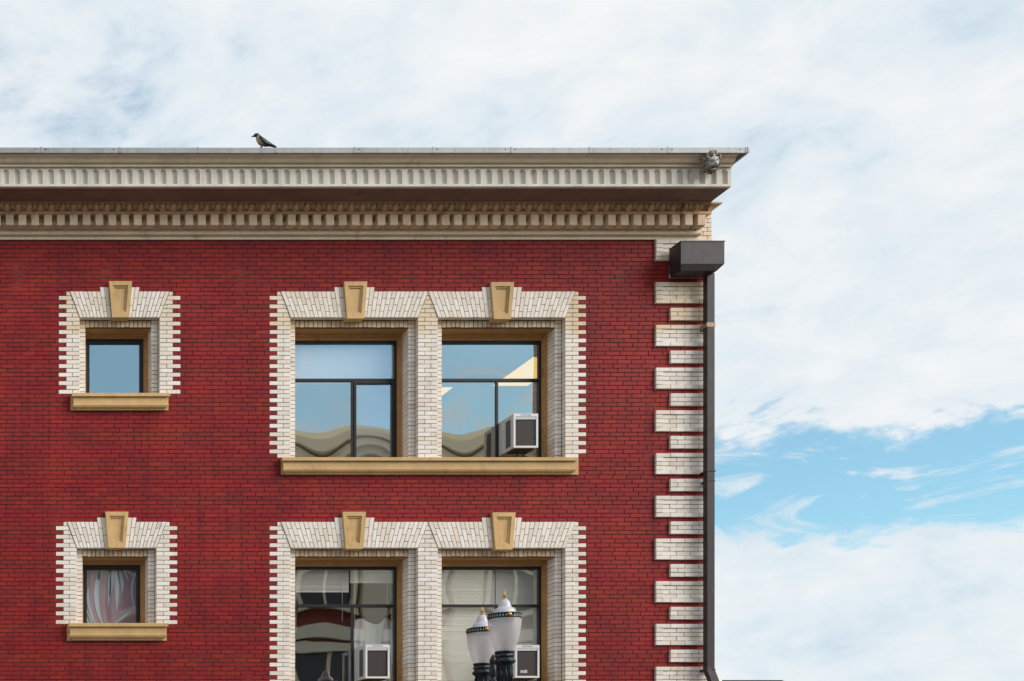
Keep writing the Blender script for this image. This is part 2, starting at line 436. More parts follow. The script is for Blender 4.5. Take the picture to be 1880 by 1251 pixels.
def clip(poly, a, b):
    """keep the part of a convex outline on the left of the line a->b"""
    out = []
    def side(p): return (b[0] - a[0]) * (p[1] - a[1]) - (b[1] - a[1]) * (p[0] - a[0])
    for i in range(len(poly)):
        p, q = poly[i], poly[(i + 1) % len(poly)]
        sp, sq = side(p), side(q)
        if sp >= 0: out.append(p)
        if (sp > 0 > sq) or (sp < 0 < sq):
            u = sp / (sp - sq); out.append((p[0] + (q[0] - p[0]) * u, p[1] + (q[1] - p[1]) * u))
    res = []
    for p in out:
        if not res or math.hypot(p[0] - res[-1][0], p[1] - res[-1][1]) > 1e-4: res.append(p)
    if len(res) > 1 and math.hypot(res[0][0] - res[-1][0], res[0][1] - res[-1][1]) < 1e-4: res.pop()
    return res
def area(poly):
    return 0.5 * sum(poly[i][0] * poly[(i + 1) % len(poly)][1] - poly[(i + 1) % len(poly)][0] * poly[i][1] for i in range(len(poly)))

def rects_minus(r, holes):
    """a rectangle with holes cut out, as plain rectangles"""
    xs = sorted({r[0], r[1], *[h[0] for h in holes], *[h[1] for h in holes]})
    xs = [x for x in xs if r[0] <= x <= r[1]]
    res = []
    for x0, x1 in zip(xs, xs[1:]):
        m = 0.5 * (x0 + x1)
        cuts = sorted((h[2], h[3]) for h in holes if h[0] < m < h[1])
        z = r[2]
        for c0, c1 in cuts:
            if c0 > z: res.append((x0, x1, z, c0))
            z = max(z, c1)
        if z < r[3]: res.append((x0, x1, z, r[3]))
    return res

BRICKS = {}
JT = 0.0039                                   # half a mortar joint
def brick_mesh(wd, ht, dp, mat):
    key = (round(wd, 3), round(ht, 3), round(dp, 3), mat)
    if key not in BRICKS:
        b = MB(); a, c = key[0] / 2, key[1] / 2
        b.prism([(-a, -c), (a, -c), (a, c), (-a, c)], -key[2], 0.0, 0.0025)
        BRICKS[key] = b.mesh('brick', mat)
    return BRICKS[key]
def brick(name, parent, x0, x1, zt, zb, yf, yb, mat, joint=JT, jit=0.0022):
    """one brick between wall coordinates in metres; front at yf, back at yb"""
    if mat == 'white_brick' and joint == JT: joint = 0.0033
    wd, ht, dp = x1 - x0 - 2 * joint, zt - zb - 2 * joint, yb - yf
    if wd < 0.012: return None
    return inst(name, brick_mesh(wd, ht, dp, mat), parent,
                ((x0 + x1) / 2 + random.uniform(-.001, .001), yb + random.uniform(-jit, jit), (zt + zb) / 2 + random.uniform(-.0012, .0012)),
                (random.uniform(-.004, .004), random.uniform(-.005, .005), random.uniform(-.004, .004)))

def shrink(poly, d):
    """pull a convex outline in by half a joint"""
    res = list(poly)
    n = len(poly)
    for i in range(n):
        a, b = poly[i], poly[(i + 1) % n]
        e = Vector((b[0] - a[0], b[1] - a[1]))
        if e.length < 1e-6: continue
        nn = Vector((-e.y, e.x)).normalized() * d
        res = clip(res, (a[0] + nn.x, a[1] + nn.y), (b[0] + nn.x, b[1] + nn.y))
        if len(res) < 3: return []
    return res
def poly_brick(name, parent, poly, yf, yb, mat, joint=JT):
    """a cut brick of any convex outline"""
    if area(poly) < 0: poly = poly[::-1]
    joint = min(joint, 0.0035)
    poly = shrink(poly, joint)
    if len(poly) < 3 or area(poly) < 0.0002: return None
    cx = sum(p[0] for p in poly) / len(poly); cz = sum(p[1] for p in poly) / len(poly)
    b = MB(); b.prism([(p[0] - cx, p[1] - cz) for p in poly], yf - yb, 0.0, 0.0025)
    return inst(name, b.mesh('brick', mat), parent, (cx, yb + random.uniform(-.002, .002), cz), (random.uniform(-.004, .004), random.uniform(-.003, .003), 0))

# ------------------------------------------------------------------ ground, road, pavements
def slab(name, x0, x1, y0, y1, z0, z1, mat, kind='structure'):
    b = MB(); b.box(x0, x1, y0, y1, z0, z1); o = b.build(name, mat)
    return tag(o, kind=kind)
g = MB(); g.quad((-3000, -3000, -0.16), (3000, -3000, -0.16), (3000, 3000, -0.16), (-3000, 3000, -0.16))
tag(g.build('ground', 'concrete'), kind='structure')
slab('road', -200, 200, -16.5, -4.2, -0.155, -0.13, 'asphalt')
slab('pavement', -200, 200, -4.05, 14.5, -0.155, 0.0, 'concrete')
slab('pavement', -200, 200, -40, -16.65, -0.155, 0.0, 'concrete')
slab('kerb', -200, 200, -4.2, -4.05, -0.155, 0.003, 'kerb_stone')
slab('kerb', -200, 200, -16.65, -16.5, -0.155, 0.003, 'kerb_stone')
for off in (-0.12, 0.12): slab('road_marking', -200, 200, -10.35 + off - 0.05, -10.35 + off + 0.05, -0.129, -0.126, 'line_yellow')

# ------------------------------------------------------------------ the brick building
B = tag(empty('brick_building'), 'red brick corner building with white brick window surrounds, quoins and a tan cornice', 'building')
XL, XR = X(-420), X(1306)                      # extent of the front built here
DY = PITCH * 54                                # one storey
WALL_TOP = Z(343)
BIG = [(533.5, 767.0), (804.0, 1037.5)]
SMALL = {0: (146.5, 292.6), 1: (141.2, 286.8)}
def sh(lst, d): return [(a, b + d) for a, b in lst]
HEAD, INHEAD, BIGSILL, SMALLSILL = 583.8, 597.0, 843.0, 725.0
INS = 12.6
openings = []                                  # (outer x0, x1, head, sill) in facade pixels
for s in (0, 1):
    for a, b in BIG: openings.append((a, b, HEAD + DY * s, BIGSILL + DY * s, s, 'big'))
    a, b = SMALL[s]; openings.append((a, b, HEAD + DY * s, SMALLSILL + DY * s, s, 'small'))

# wall core: mortar face just behind the brick faces, with the window openings left free
outer_holes = [(X(a - 1.2), X(b + 1.2), Z(d), Z(c - 1.6)) for a, b, c, d, s, q in openings]
inner_holes = [(X(a + INS - 1.2), X(b - INS + 1.2), Z(d), Z(INHEAD + DY * s)) for a, b, c, d, s, q in openings]
m = MB()
for r in rects_minus((XL, XR - 0.004, 0.0, WALL_TOP), outer_holes): m.box(r[0], r[1], 0.0075, 0.105, r[2], r[3])
wall = m.build('wall', 'mortar', B)
m = MB()
for r in rects_minus((XL, XR - 0.004, 0.0, WALL_TOP), inner_holes): m.box(r[0], r[1], 0.106, 0.455, r[2], r[3])
m.build('inner_wall', 'mortar_dark', B)
m = MB(); m.box(XR - 0.30, XR, 0.43, 13.0, 0.0, WALL_TOP); m.box(XL, XR, 13.0, 13.3, 0.0, WALL_TOP)
m.build('side_wall', 'far_brick', B)

# red courses
RP, RA, RB = 26.07, 365.2, 365.2 - 14.3        # brick length and the two bond phases
def blocked(n):
    """stretches of course n taken by something other than red brick"""
    y0, y1 = crow(n), crow(n + 1); res = []
    for s in (0, 1):
        q = n - 54 * s
        if -1 <= q <= 37:
            e = 494.6 if q % 2 == 0 else 508.8
            f = 1076.6 if q % 2 == 0 else 1062.4
            res.append((e, f))
        if q == -2: res += [(c - 36.0, c + 36.0) for c in (650.25, 920.75)]
        if q == -3: res += [(c - 20.0, c + 20.0) for c in (650.25, 920.75)]
        if 38 <= q <= 41: res.append((517.0, 1061.5))
        a, b = SMALL[s]; c = (a + b) / 2
        if -1 <= q <= 22:
            t = 38.9 if q % 2 == 0 else 24.9
            res.append((a - t, b + t))
        if q == -2: res.append((c - 36.0, c + 36.0))
        if q == -3: res.append((c - 20.0, c + 20.0))
        if 23 <= q <= 26: res.append((a - 16.5, b + 16.5))
    qq = (n + 3) % 10
    if 0 <= qq <= 4: res.append((1201.6, 1400))
    elif 6 <= qq <= 8: res.append((1228.2, 1400))
    return res

cells = []
N0, N1 = -13, 152
rr = random.Random(3)
for n in range(N0, N1):
    ph = (RA if n % 2 == 0 else RB) + rr.uniform(-1.6, 1.6)
    x = ph - math.ceil((ph + 420) / RP) * RP
    bl = sorted(blocked(n))
    while x < 1306:
        x1 = x + RP + rr.uniform(-.5, .5)
        segs = [(max(x, -420), min(x1, 1306))]
        for a, b in bl:
            nx = []
            for p, q in segs:
                if b <= p or a >= q: nx.append((p, q)); continue
                if a > p: nx.append((p, a))
                if b < q: nx.append((b, q))
            segs = nx
        for p, q in segs:
            if q - p > 2.2: cells.append((n, p, q))
        x = x1
    # a sliver shorter than a quarter brick is joined to nothing: the mason's closer
# the 300 bricks nearest the camera among those in the frame are objects of their own
def dist(c):
    n, p, q = c
    return (Vector((X((p + q) / 2), 0, Z(crow(n) + 4))) - CAM).length
vis = [c for c in cells if crow(c[0] + 1) < 1250 and c[1] > 2 and c[2] - c[1] > 25.0]
near = set(sorted(vis, key=dist)[:300])
mass = MB()
for c in cells:
    n, p, q = c
    x0, x1, zt, zb = X(p), X(q), Z(crow(n)), Z(crow(n + 1))
    if c in near:
        brick('brick', wall, x0, x1, zt, zb, 0.0, 0.05, 'red_brick')
    else:
        j = JT; o = rr.uniform(-.0022, .0022); t = rr.uniform(-.0018, .0018)
        a = rr.uniform(-.0010, .0010)
        mass.prism([(x0 + j, zb + j + a), (x1 - j, zb + j - a), (x1 - j, zt - j - a), (x0 + j, zt - j + a)], o, 0.05 + t, 0.0025)
tag(mass.build('brick_courses', 'red_brick_mass', wall), kind='stuff')

# ---------------- white brick surrounds
WM = 'white_brick'
def jamb(parent, xin, dirn, s, last, tooth, short, clipline):
    """toothed column of white brick beside an opening; xin = edge at the opening, dirn = -1 runs left, +1 right"""
    for q in range(-1, last + 1):
        n = q + 54 * s
        L = tooth if q % 2 == 0 else short
        pieces = [(0, 13.6), (13.6, L)] if q % 2 == 0 else [(0, L)]
        for a, b in pieces:
            xa, xb = xin + dirn * a, xin + dirn * b
            x0, x1 = X(min(xa, xb)), X(max(xa, xb))
            zt, zb = Z(crow(n)), Z(crow(n + 1))
            if q >= 6: brick('jamb_brick', parent, x0, x1, zt, zb, -0.001, 0.10, WM)
            else:
                poly = clip([(x0, zb), (x1, zb), (x1, zt), (x0, zt)], *clipline)
                if len(poly) > 2: poly_brick('jamb_brick', parent, poly, -0.001, 0.10, WM)

def arch(a, b, s, ncol):
    """flat arch of slanted bricks either side of a keystone"""
    d = DY * s; kc = (a + b) / 2
    y0, y1, yt = crow(-1) + d, HEAD + d, crow(-2) + d
    core = MB()
    core.prism([(X(a - 18.0), Z(y0)), (X(a + 0.6), Z(y1 - 0.9)), (X(b - 0.6), Z(y1 - 0.9)), (X(b + 18.0), Z(y0))], 0.0065, 0.0072, 0.0)
    core.box(X(a), X(b), 0.01, 0.10, Z(y1 - 2.0), Z(y1 - 3.5))
    arc = core.build('flat_arch', 'mortar_dark', B)
    for side in (-1, 1):
        e_t, e_b = (a - 18.5, a) if side < 0 else (b + 18.5, b)
        k_t, k_b = kc + side * 19.6, kc + side * 15.2
        def lerp(p, q, u): return p + (q - p) * u
        for i in range(ncol):
            u0, u1 = i / ncol, (i + 1) / ncol
            top = yt if i >= ncol - 2 else y0
            ext = (y1 - top) / (y1 - y0)
            T0, T1 = lerp(e_t, k_t, u0), lerp(e_t, k_t, u1); B0, B1 = lerp(e_b, k_b, u0), lerp(e_b, k_b, u1)
            def pt(Tx, Bx, f): return (X(Bx + (Tx - Bx) * f), Z(y1 + (y0 - y1) * f))
            cuts = [0, 0.48, 1.0] if i % 2 == 0 else [0, 0.24, 0.74, 1.0]
            cuts = [c + (random.uniform(-.03, .03) if 0 < c < 1 else 0) for c in cuts]
            cuts[-1] = ext
            drop = random.uniform(-.2, .2) / (y1 - y0)
            for c0, c1 in zip(cuts, cuts[1:]):
                c0 = c0 + (drop if c0 == 0 else 0)
                poly = [pt(T0, B0, c0), pt(T1, B1, c0), pt(T1, B1, c1), pt(T0, B0, c1)]
                poly_brick('voussoir', arc, poly, -0.012, 0.10, 'arch_brick', 0.0034)
    return arc, kc

def keystone(arc, kc, ytop, hgt=67.8):
    """tapered block with a sunk panel; kc in seen pixels, stands 6 cm proud"""
    p = 0.065
    def c(px, py, pp=p): return (TXp(px, p), -pp, TZp(py, p))
    def ring(wt, wb, t, b): return [(kc - wb, b), (kc + wb, b), (kc + wt, t), (kc - wt, t)]
    o = ring(21.2, 15.6, ytop, ytop + hgt)
    i1 = ring(13.8, 10.0, ytop + 7.6, ytop + hgt - 10)
    i2 = ring(11.0, 7.6, ytop + 10.6, ytop + hgt - 13)
    m = MB()
    L = [[c(*q) for q in o], [c(*q) for q in i1], [c(*q, 0.045) for q in [(x, y) for x, y in i1]], [c(*q, 0.045) for q in i2], [c(*q, 0.028) for q in [(kc + (x - kc) * 0.93, y) for x, y in i2]]]
    i = 0
    for r_ in L: m.v += r_
    m.v += [(v[0], 0.09, v[2]) for v in L[0]]
    for r_ in range(4):
        for j in range(4):
            a, b = r_ * 4 + j, r_ * 4 + (j + 1) % 4
            m.face((a, b, b + 4, a + 4))
    m.face((16, 17, 18, 19))
    for j in range(4):
        a, b = j, (j + 1) % 4
        m.face((b, a, a + 20, b + 20))
    return m.build('keystone', 'tan_paint', arc)

def reveals(a, b, s, last, sill):
    """set-back jamb bricks and the row of upright bricks over the window"""
    d = DY * s
    core = MB()
    core.box(X(a + 0.5), X(a + INS - 0.9), 0.1065, 0.335, Z(sill + d), Z(INHEAD + d)); core.box(X(b - INS + 0.9), X(b - 0.5), 0.1065, 0.335, Z(sill + d), Z(INHEAD + d))
    core.box(X(a + 0.5), X(b - 0.5), 0.1065, 0.13, Z(INHEAD + d - 0.9), Z(HEAD + d))
    par = core.build('window_reveal', 'mortar_dark', B)
    q0 = 5
    for q in range(q0, last + 2):
        n = q + 54 * s
        zt, zb = Z(max(crow(n), HEAD + d)), Z(min(crow(n + 1), sill + d))
        if zt - zb < 0.02: continue
        brick('reveal_brick', par, X(a), X(a + INS), zt, zb, 0.099, 0.326, WM)
        if q % 2 == 0: brick('reveal_brick', par, X(b - INS), X(b), zt, zb, 0.099, 0.326, WM)
        else:
            brick('reveal_brick', par, X(b - INS), X(b), zt, zb, 0.099, 0.205, WM)
            brick('reveal_brick', par, X(b - INS), X(b - 0.6), zt, zb, 0.210, 0.326, WM)
    w_ = b - a - 2 * INS; cnt = round(w_ / 8.3)
    for i in range(cnt):
        x0, x1 = a + INS + w_ * i / cnt, a + INS + w_ * (i + 1) / cnt
        brick('rowlock_brick', par, X(x0), X(x1), Z(HEAD + d + 0.6), Z(INHEAD + d + random.uniform(-.4, .5)), 0.10, 0.14, 'buff_brick', 0.005, 0.004)

def sill(x0, x1, ytop, plate, joints=()):
    """moulded sill: nosing, fascia and hollow moulding over a back plate; seen pixels"""
    m = MB()
    P = 0.125
    z = lambda py, p: TZp(py, p)
    e0, e1 = TXp(x0, P), TXp(x1, P)
    zt = z(ytop, P)
    prof = [(0.30, zt + 0.012), (-P + 0.012, zt), (-P, zt - 0.008), (-P, z(ytop + 6.4, P)), (-0.088, z(ytop + 7.0, 0.088)), (-0.088, z(ytop + 20.6, 0.088)), (-0.10, z(ytop + 21.4, 0.10)),
            (-0.10, z(ytop + 22.6, 0.10)), (-0.088, z(ytop + 26.0, 0.088)), (-0.062, z(ytop + 29.4, 0.062)), (-0.05, z(ytop + 30.2, 0.05)), (-0.05, z(ytop + 31.6, 0.05)), (0.05, z(ytop + 31.6, 0.05))]
    # nosing runs full length, the mouldings below step in at both ends
    ins = [0, 0, 0, 0, 0.018, 0.018, 0.014, 0.014, 0.03, 0.058, 0.066, 0.066, 0.066]
    n = len(prof); i = len(m.v)
    m.v += [(e0 + t, y, zz) for (y, zz), t in zip(prof, ins)] + [(e1 - t, y, zz) for (y, zz), t in zip(prof, ins)]
    for j in range(n - 1): m.face((i + j, i + j + 1, i + n + j + 1, i + n + j))
    m.face(range(i, i + n)); m.face(reversed(range(i + n, i + 2 * n)))
    m.face((i, i + n, i + 2 * n - 1, i + n - 1))
    so_ = m.build('window_sill', 'tan_paint', B)
    pl = MB(); pl.box(TXp(plate[0], 0.02), TXp(plate[1], 0.02), -0.022, 0.05, z(ytop + 32.4, 0.02), z(ytop + 4, 0.02))
    pl.build('back_plate', 'tan_paint', so_)
    for jx in joints:
        q = MB(); q.box(TXp(jx - .35, P), TXp(jx + .35, P), -P - 0.0015, -0.05, z(ytop + 6.2, P), zt - 0.003)
        q.build('joint', 'mortar_dark', so_)
    return so_

for s in (0, 1):
    d = DY * s
    # big pair
    def core_part(name, x0, x1, z0, z1):
        c_ = MB(); c_.box(X(x0), X(x1), 0.0068, 0.10, Z(z0), Z(z1)); return c_.build(name, 'mortar_dark', B)
    jl = core_part('brick_jamb', 497, 532.3, BIGSILL + d - 3, crow(6) + d); jr = core_part('brick_jamb', 1038.7, 1074, BIGSILL + d - 3, crow(6) + d)
    pier = core_part('brick_pier', 768.2, 802.8, BIGSILL + d, crow(0) + d + 14)
    yA, yB = crow(-1) + d, HEAD + d
    (a1, b1), (a2, b2) = BIG
    def line(xt, xb, left):
        p, q = (X(xb), Z(yB)), (X(xt), Z(yA))
        return (p, q) if left else (q, p)
    jamb(jl, a1, -1, s, 37, 38.9, 24.9, line(a1 - 18.5, a1, True))
    jamb(jr, b2, 1, s, 37, 38.9, 24.9, line(b2 + 18.5, b2, False))
    for q in range(-1, 38):
        n = q + 54 * s
        cut = 24.2 if q % 2 == 0 else 12.8
        for xa, xb in ((b1, b1 + cut), (b1 + cut, a2)):
            x0, x1, zt, zb = X(xa), X(xb), Z(crow(n)), Z(crow(n + 1))
            if q >= 6: brick('pier_brick', pier, x0, x1, zt, zb, -0.001, 0.10, WM)
            else:
                poly = clip([(x0, zb), (x1, zb), (x1, zt), (x0, zt)], *line(b1 + 18.5, b1, False))
                if len(poly) > 2: poly = clip(poly, *line(a2 - 18.5, a2, True))
                if len(poly) > 2: poly_brick('pier_brick', pier, poly, -0.001, 0.10, WM)
    for i, (a, b) in enumerate(BIG):
        arc, kc = arch(a, b, s, 14)
        keystone(arc, ((653.3, 922.8), (650.7, 925.7))[s][i], ((517.2, 518.2), (939.9, 941.0))[s][i])
        reveals(a, b, s, 37, BIGSILL)
    sill(518.5 - s * 2, 1062.0 + s * 2, 839.4 + d, (516.5, 1062.0), (790.0,))
    # small one
    a, b = SMALL[s]
    jl = core_part('brick_jamb', a - 36, a - 1.2, SMALLSILL + d - 3, crow(6) + d); jr = core_part('brick_jamb', b + 1.2, b + 36, SMALLSILL + d - 3, crow(6) + d)
    jamb(jl, a, -1, s, 22, 38.9, 24.9, line(a - 18.5, a, True))
    jamb(jr, b, 1, s, 22, 38.9, 24.9, line(b + 18.5, b, False))
    arc, kc = arch(a, b, s, 9)
    keystone(arc, (221.6, 214.8)[s], (516.4, 939.6)[s], 66.4)
    reveals(a, b, s, 22, SMALLSILL)
    sill((132.6, 125.8)[s], (312.4, 309.2)[s], 721.2 + d, ((129.8, 309.3), (123.2, 305.8))[s])

# ---------------- quoins
QP = 0.04
for blk in range(-1, 15):
    n0 = -3 + 10 * blk
    core = MB()
    if blk > -2:
        zt, zb = Z(crow(n0)), Z(crow(n0 + 5))
        core.box(X(1202.6), XR - .005, -QP + 0.023, 0.05, zb + 0.008, zt - 0.008)
        qo = core.build('quoin', 'mortar_dark', B)
        x0 = 1201.6
        def row(n, xs, yf):
            xs = xs + [1306]
            for p, q in zip(xs, xs[1:]): brick('quoin_brick', qo, X(p), X(q), Z(crow(n)), Z(crow(n + 1)), yf, 0.06, WM, 0.0034)
        row(n0, [x0, x0 + 26.4, x0 + 52.8, x0 + 79.2], -QP)
        row(n0 + 4, [x0, x0 + 26.4, x0 + 52.8, x0 + 79.2], -QP)
        for j in (1, 2, 3):
            brick('quoin_brick', qo, X(x0), X(x0 + 13.2), Z(crow(n0 + j)), Z(crow(n0 + j + 1)), -QP, 0.06, WM, 0.0034)
            of = 25.6 if j % 2 else 13.0
            row(n0 + j, [x0 + 13.2, x0 + 13.2 + of, x0 + 39.4 + of - 0.2, x0 + 65.6 + of - 0.3], -QP + 0.016)
    core = MB()
    zt, zb = Z(crow(n0 + 6)), Z(crow(n0 + 9))
    core.box(X(1229.2), XR - .005, -QP + 0.007, 0.05, zb + 0.008, zt - 0.008)
    qo = core.build('quoin', 'mortar_dark', B)
    x0 = 1228.2
    for j in (6, 7, 8):
        xs = [x0, x0 + 26.4, x0 + 52.4, 1306] if j != 7 else [x0, x0 + 13.2, x0 + 39.4, x0 + 65.4, 1306]
        for p, q in zip(xs, xs[1:]): brick('quoin_brick', qo, X(p), X(q), Z(crow(n0 + j)), Z(crow(n0 + j + 1)), -QP, 0.06, WM, 0.0034)
# corner pier that runs up behind the cornice
core = MB(); core.box(X(1277), XR - .005, 0.004, 0.05, Z(crow(-13)), Z(370))
qo = core.build('corner_pier', 'mortar_dark', B)
for n in range(-22, -13):
    xs = [1276, 1290 if n % 2 else 1298, 1306]
    for p, q in zip(xs, xs[1:]): brick('quoin_brick', qo, X(p), X(q), Z(crow(n)), Z(crow(n + 1)), -0.012, 0.06, WM, 0.0034)

# ---------------- windows
def ring(m, x0, x1, z0, z1, ws, wh, wb, y0, y1):
    """rectangular frame: side, head and bottom widths"""
    m.box(x0, x0 + ws, y0, y1, z0, z1); m.box(x1 - ws, x1, y0, y1, z0, z1)
    m.box(x0 + ws, x1 - ws, y0, y1, z1 - wh, z1)
    if wb > 0: m.box(x0 + ws, x1 - ws, y0, y1, z0, z0 + wb)

def pane(parent, x0, x1, z0, z1, y, mat, bulge, seed):
    """sheet of glass, a few millimetres bowed as sealed units are"""
    N = 14; m = MB(); r_ = random.Random(seed)
    cx, cz = r_.uniform(-.25, .25), r_.uniform(-.2, .2)
    for j in range(N + 1):
        for i in range(N + 1):
            u, v = 2 * i / N - 1, 2 * j / N - 1
            h = bulge * (1 - u * u) * (1 - v * v) * (1 + 0.5 * cx * u + 0.5 * cz * v)
            m.v.append((x0 + (x1 - x0) * i / N, y + h, z0 + (z1 - z0) * j / N))
    for j in range(N):
        for i in range(N):
            a = j * (N + 1) + i; m.face((a, a + 1, a + N + 2, a + N + 1))
    return m.build('pane', mat, parent, smooth=True)

def window(a, b, s, sillpx, style, mats):
    d = DY * s
    x0, x1 = X(a + INS), X(b - INS); zt, zb = Z(INHEAD + d), Z(sillpx + d)
    px = 1 / S125
    m = MB(); cs, chd = 6.6 * px, (11.0 if style != 'small' else 8.0) * px
    fw, fh, fb = (4.6 * px, 5.4 * px, 5.0 * px) if style != 'small' else (7.0 * px, 8.7 * px, 7.0 * px)
    fx0, fx1, fz0, fz1 = x0 + cs, x1 - cs, zb, zt - chd
    ring(m, fx0, fx1, fz0, fz1, fw, fh, fb, 0.398, 0.448)
    tz = Z(681.2 + d); mxc = X(a + 132.2)
    if style != 'small':
        m.box(fx0 + fw, fx1 - fw, 0.402, 0.446, tz - 2.6 * px, tz + 2.6 * px)
        m.box(mxc - 2.0 * px, mxc + 2.0 * px, 0.404, 0.444, fz0 + fb, tz - 2.6 * px)
    W_ = m.build('window', 'black_frame', B)
    c = MB()
    ws = [2.1, 2.2, 2.3]; hs = [3.6, 3.4, 4.0] if style != 'small' else [2.6, 2.6, 2.8]
    off = oh = 0
    for (sw, hw, yy) in zip(ws, hs, (0.322, 0.350, 0.378)):
        ring(c, x0 + off * px, x1 - off * px, zb, zt - oh * px, sw * px, hw * px, 0, yy, 0.44)
        off += sw; oh += hw
    c.box(x0, x1, 0.142, 0.322, zt - 1.2 * px, zt + 0.4 * px)
    c.build('casing', 'wood_brown', W_)
    gx0, gx1, gz0, gz1 = fx0 + fw, fx1 - fw, fz0 + fb, fz1 - fh
    if style == 'small':
        pane(W_, gx0, gx1, gz0, gz1, 0.426, mats[0], 0.0015, int(a))
        return W_
    bf = 1.0 - 0.62 * s
    pane(W_, gx0, gx1, tz + 2.6 * px, gz1, 0.426, mats[0], 0.0030 * bf, int(a) + s)
    pane(W_, gx0, mxc - 2 * px, gz0, tz - 2.6 * px, 0.428, mats[1], 0.0036 * bf, int(a) + 7 + s)
    sx0, sx1, sz0, sz1 = mxc + 2 * px, gx1, gz0, tz - 2.6 * px
    if style == 'sash':
        f = MB(); ring(f, sx0 + .002, sx1 - .002, sz0 + .002, sz1 - .002, 4.2 * px, 4.0 * px, 4.2 * px, 0.392, 0.436)
        f.build('sash', 'black_frame', W_)
    pane(W_, sx0, sx1, sz0, sz1, 0.430, mats[2], -0.0030 * bf, int(a) + 13 + s)
    return W_
window(*BIG[0], 0, BIGSILL, 'sash', ('glass_shade', 'glass_blue', 'glass_hazy'))
window(*BIG[1], 0, BIGSILL, 'plain', ('glass_blue', 'glass_blue', 'glass_blue'))
window(*BIG[0], 1, BIGSILL, 'plain', ('glass_clear', 'glass_clear', 'glass_clear'))
window(*BIG[1], 1, BIGSILL, 'plain', ('glass_clear', 'glass_clear', 'glass_clear'))
window(*SMALL[0], 0, SMALLSILL, 'small', ('glass_blue',))
window(*SMALL[1], 1, SMALLSILL, 'small', ('glass_plain',))

# rooms behind the windows
def room(x0, x1, z0, z1, y1, wallm):
    m = MB(); y0 = 0.457
    m.quad((x0, y1, z0), (x1, y1, z0), (x1, y1, z1), (x0, y1, z1))
    m.quad((x0, y0, z0), (x0, y1, z0), (x0, y1, z1), (x0, y0, z1)); m.quad((x1, y0, z0), (x1, y1, z0), (x1, y1, z1), (x1, y0, z1))
    o = m.build('room', wallm, B)
    f = MB(); f.quad((x0, y0, z0), (x1, y0, z0), (x1, y1, z0), (x0, y1, z0)); f.build('room_floor', 'room_floor', o)
    c = MB(); c.quad((x0, y0, z1), (x1, y0, z1), (x1, y1, z1), (x0, y1, z1)); c.build('ceiling', wallm, o)
CEIL = 9.26
room(X(430), X(1270), Z(940), CEIL, 6.5, 'room_wall')
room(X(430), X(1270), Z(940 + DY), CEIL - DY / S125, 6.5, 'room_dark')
room(X(20), X(420), Z(830), CEIL, 4.0, 'room_wall')
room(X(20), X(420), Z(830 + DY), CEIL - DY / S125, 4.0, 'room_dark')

# ---------------- cornice
CX0, CX1 = X(-420), X(1280)
def cp(p, ya): return (-p, TZp(ya, p))
m = MB()
m.extrude_x([(0.06, TZp(440, 0))] + [cp(*q) for q in ((0.035, 440.0), (0.038, 435.0), (0.045, 433.4), (0.070, 432.6), (0.092, 430.6), (0.101, 428.0), (0.098, 425.4), (0.084, 423.2), (0.080, 422.2))] + [(0.06, TZp(422.2, 0.08))], CX0, CX1)
cor = m.build('cornice', 'terracotta', B)
tag(cor, 'tan stone cornice with dentils, egg moulding and fluted frieze')
# dentil bed with a half round running behind the dentils
m = MB()
zd = TZp(413.4, 0.24)
prof = [(0.06, TZp(422.0, .08)), (-0.082, TZp(421.9, .08)), (-0.095, zd + 0.01)]
for i in range(9):
    a = math.pi * i / 8; prof.append((-0.10 - 0.055 * math.sin(a), zd + 0.03 + 0.075 * (1 - math.cos(a)) / 2))
ze = TZp(392.7, 0.25)
prof += [(-0.10, ze), (0.06, ze)]
m.extrude_x(prof, CX0, CX1); m.build('dentil_bed', 'dentil_stone', cor)
m = MB()
prof = [(0.06, ze + .001), (-0.25, ze + .001), (-0.25, TZp(388.4, .25))]
for i in range(1, 7):
    u = i / 6; prof.append((-0.205 - 0.075 * (1 - math.cos(u * math.pi / 2)) - 0.0, TZp(388.4, .25) + (TZp(372.2, .33) - TZp(388.4, .25)) * math.sin(u * math.pi / 2) * 0.97))
zs = TZp(343.3, 0.784)
prof += [(-0.335, zs - 0.012), (-0.335, zs - 0.002), (0.06, zs - 0.002)]
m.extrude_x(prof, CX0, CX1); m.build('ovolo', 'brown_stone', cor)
m = MB()                                        # return of the ovolo past the corner
zb0, zt0 = TZp(388.4, .25), zs - 0.004
q0 = [(X(1280.2), -0.248, ze + .003), (X(1287), -0.248, ze + .003), (X(1287), 0.02, ze + .003), (X(1280.2), 0.02, ze + .003)]
q1 = [(X(1280.2), -0.248, zb0), (X(1287.5), -0.248, zb0), (X(1287.5), 0.02, zb0), (X(1280.2), 0.02, zb0)]
q2 = [(X(1280.2), -0.278, (zb0 + zt0) / 2), (X(1291), -0.278, (zb0 + zt0) / 2), (X(1291), 0.02, (zb0 + zt0) / 2), (X(1280.2), 0.02, (zb0 + zt0) / 2)]
q3 = [(X(1280.2), -0.333, zt0 - .02), (X(1300), -0.333, zt0 - .02), (X(1300), 0.02, zt0 - .02), (X(1280.2), 0.02, zt0 - .02)]
q4 = [(X(1280.2), -0.333, zt0), (X(1301.5), -0.333, zt0), (X(1301.5), 0.02, zt0), (X(1280.2), 0.02, zt0)]
for q in (q0, q1, q2, q3, q4): m.v += q
for j in range(4):
    for i in range(4): m.face((j * 4 + i, j * 4 + (i + 1) % 4, j * 4 + 4 + (i + 1) % 4, j * 4 + 4 + i))
m.face((3, 2, 1, 0)); m.face((16, 17, 18, 19))
m.build('cornice_return', 'brown_stone', cor)
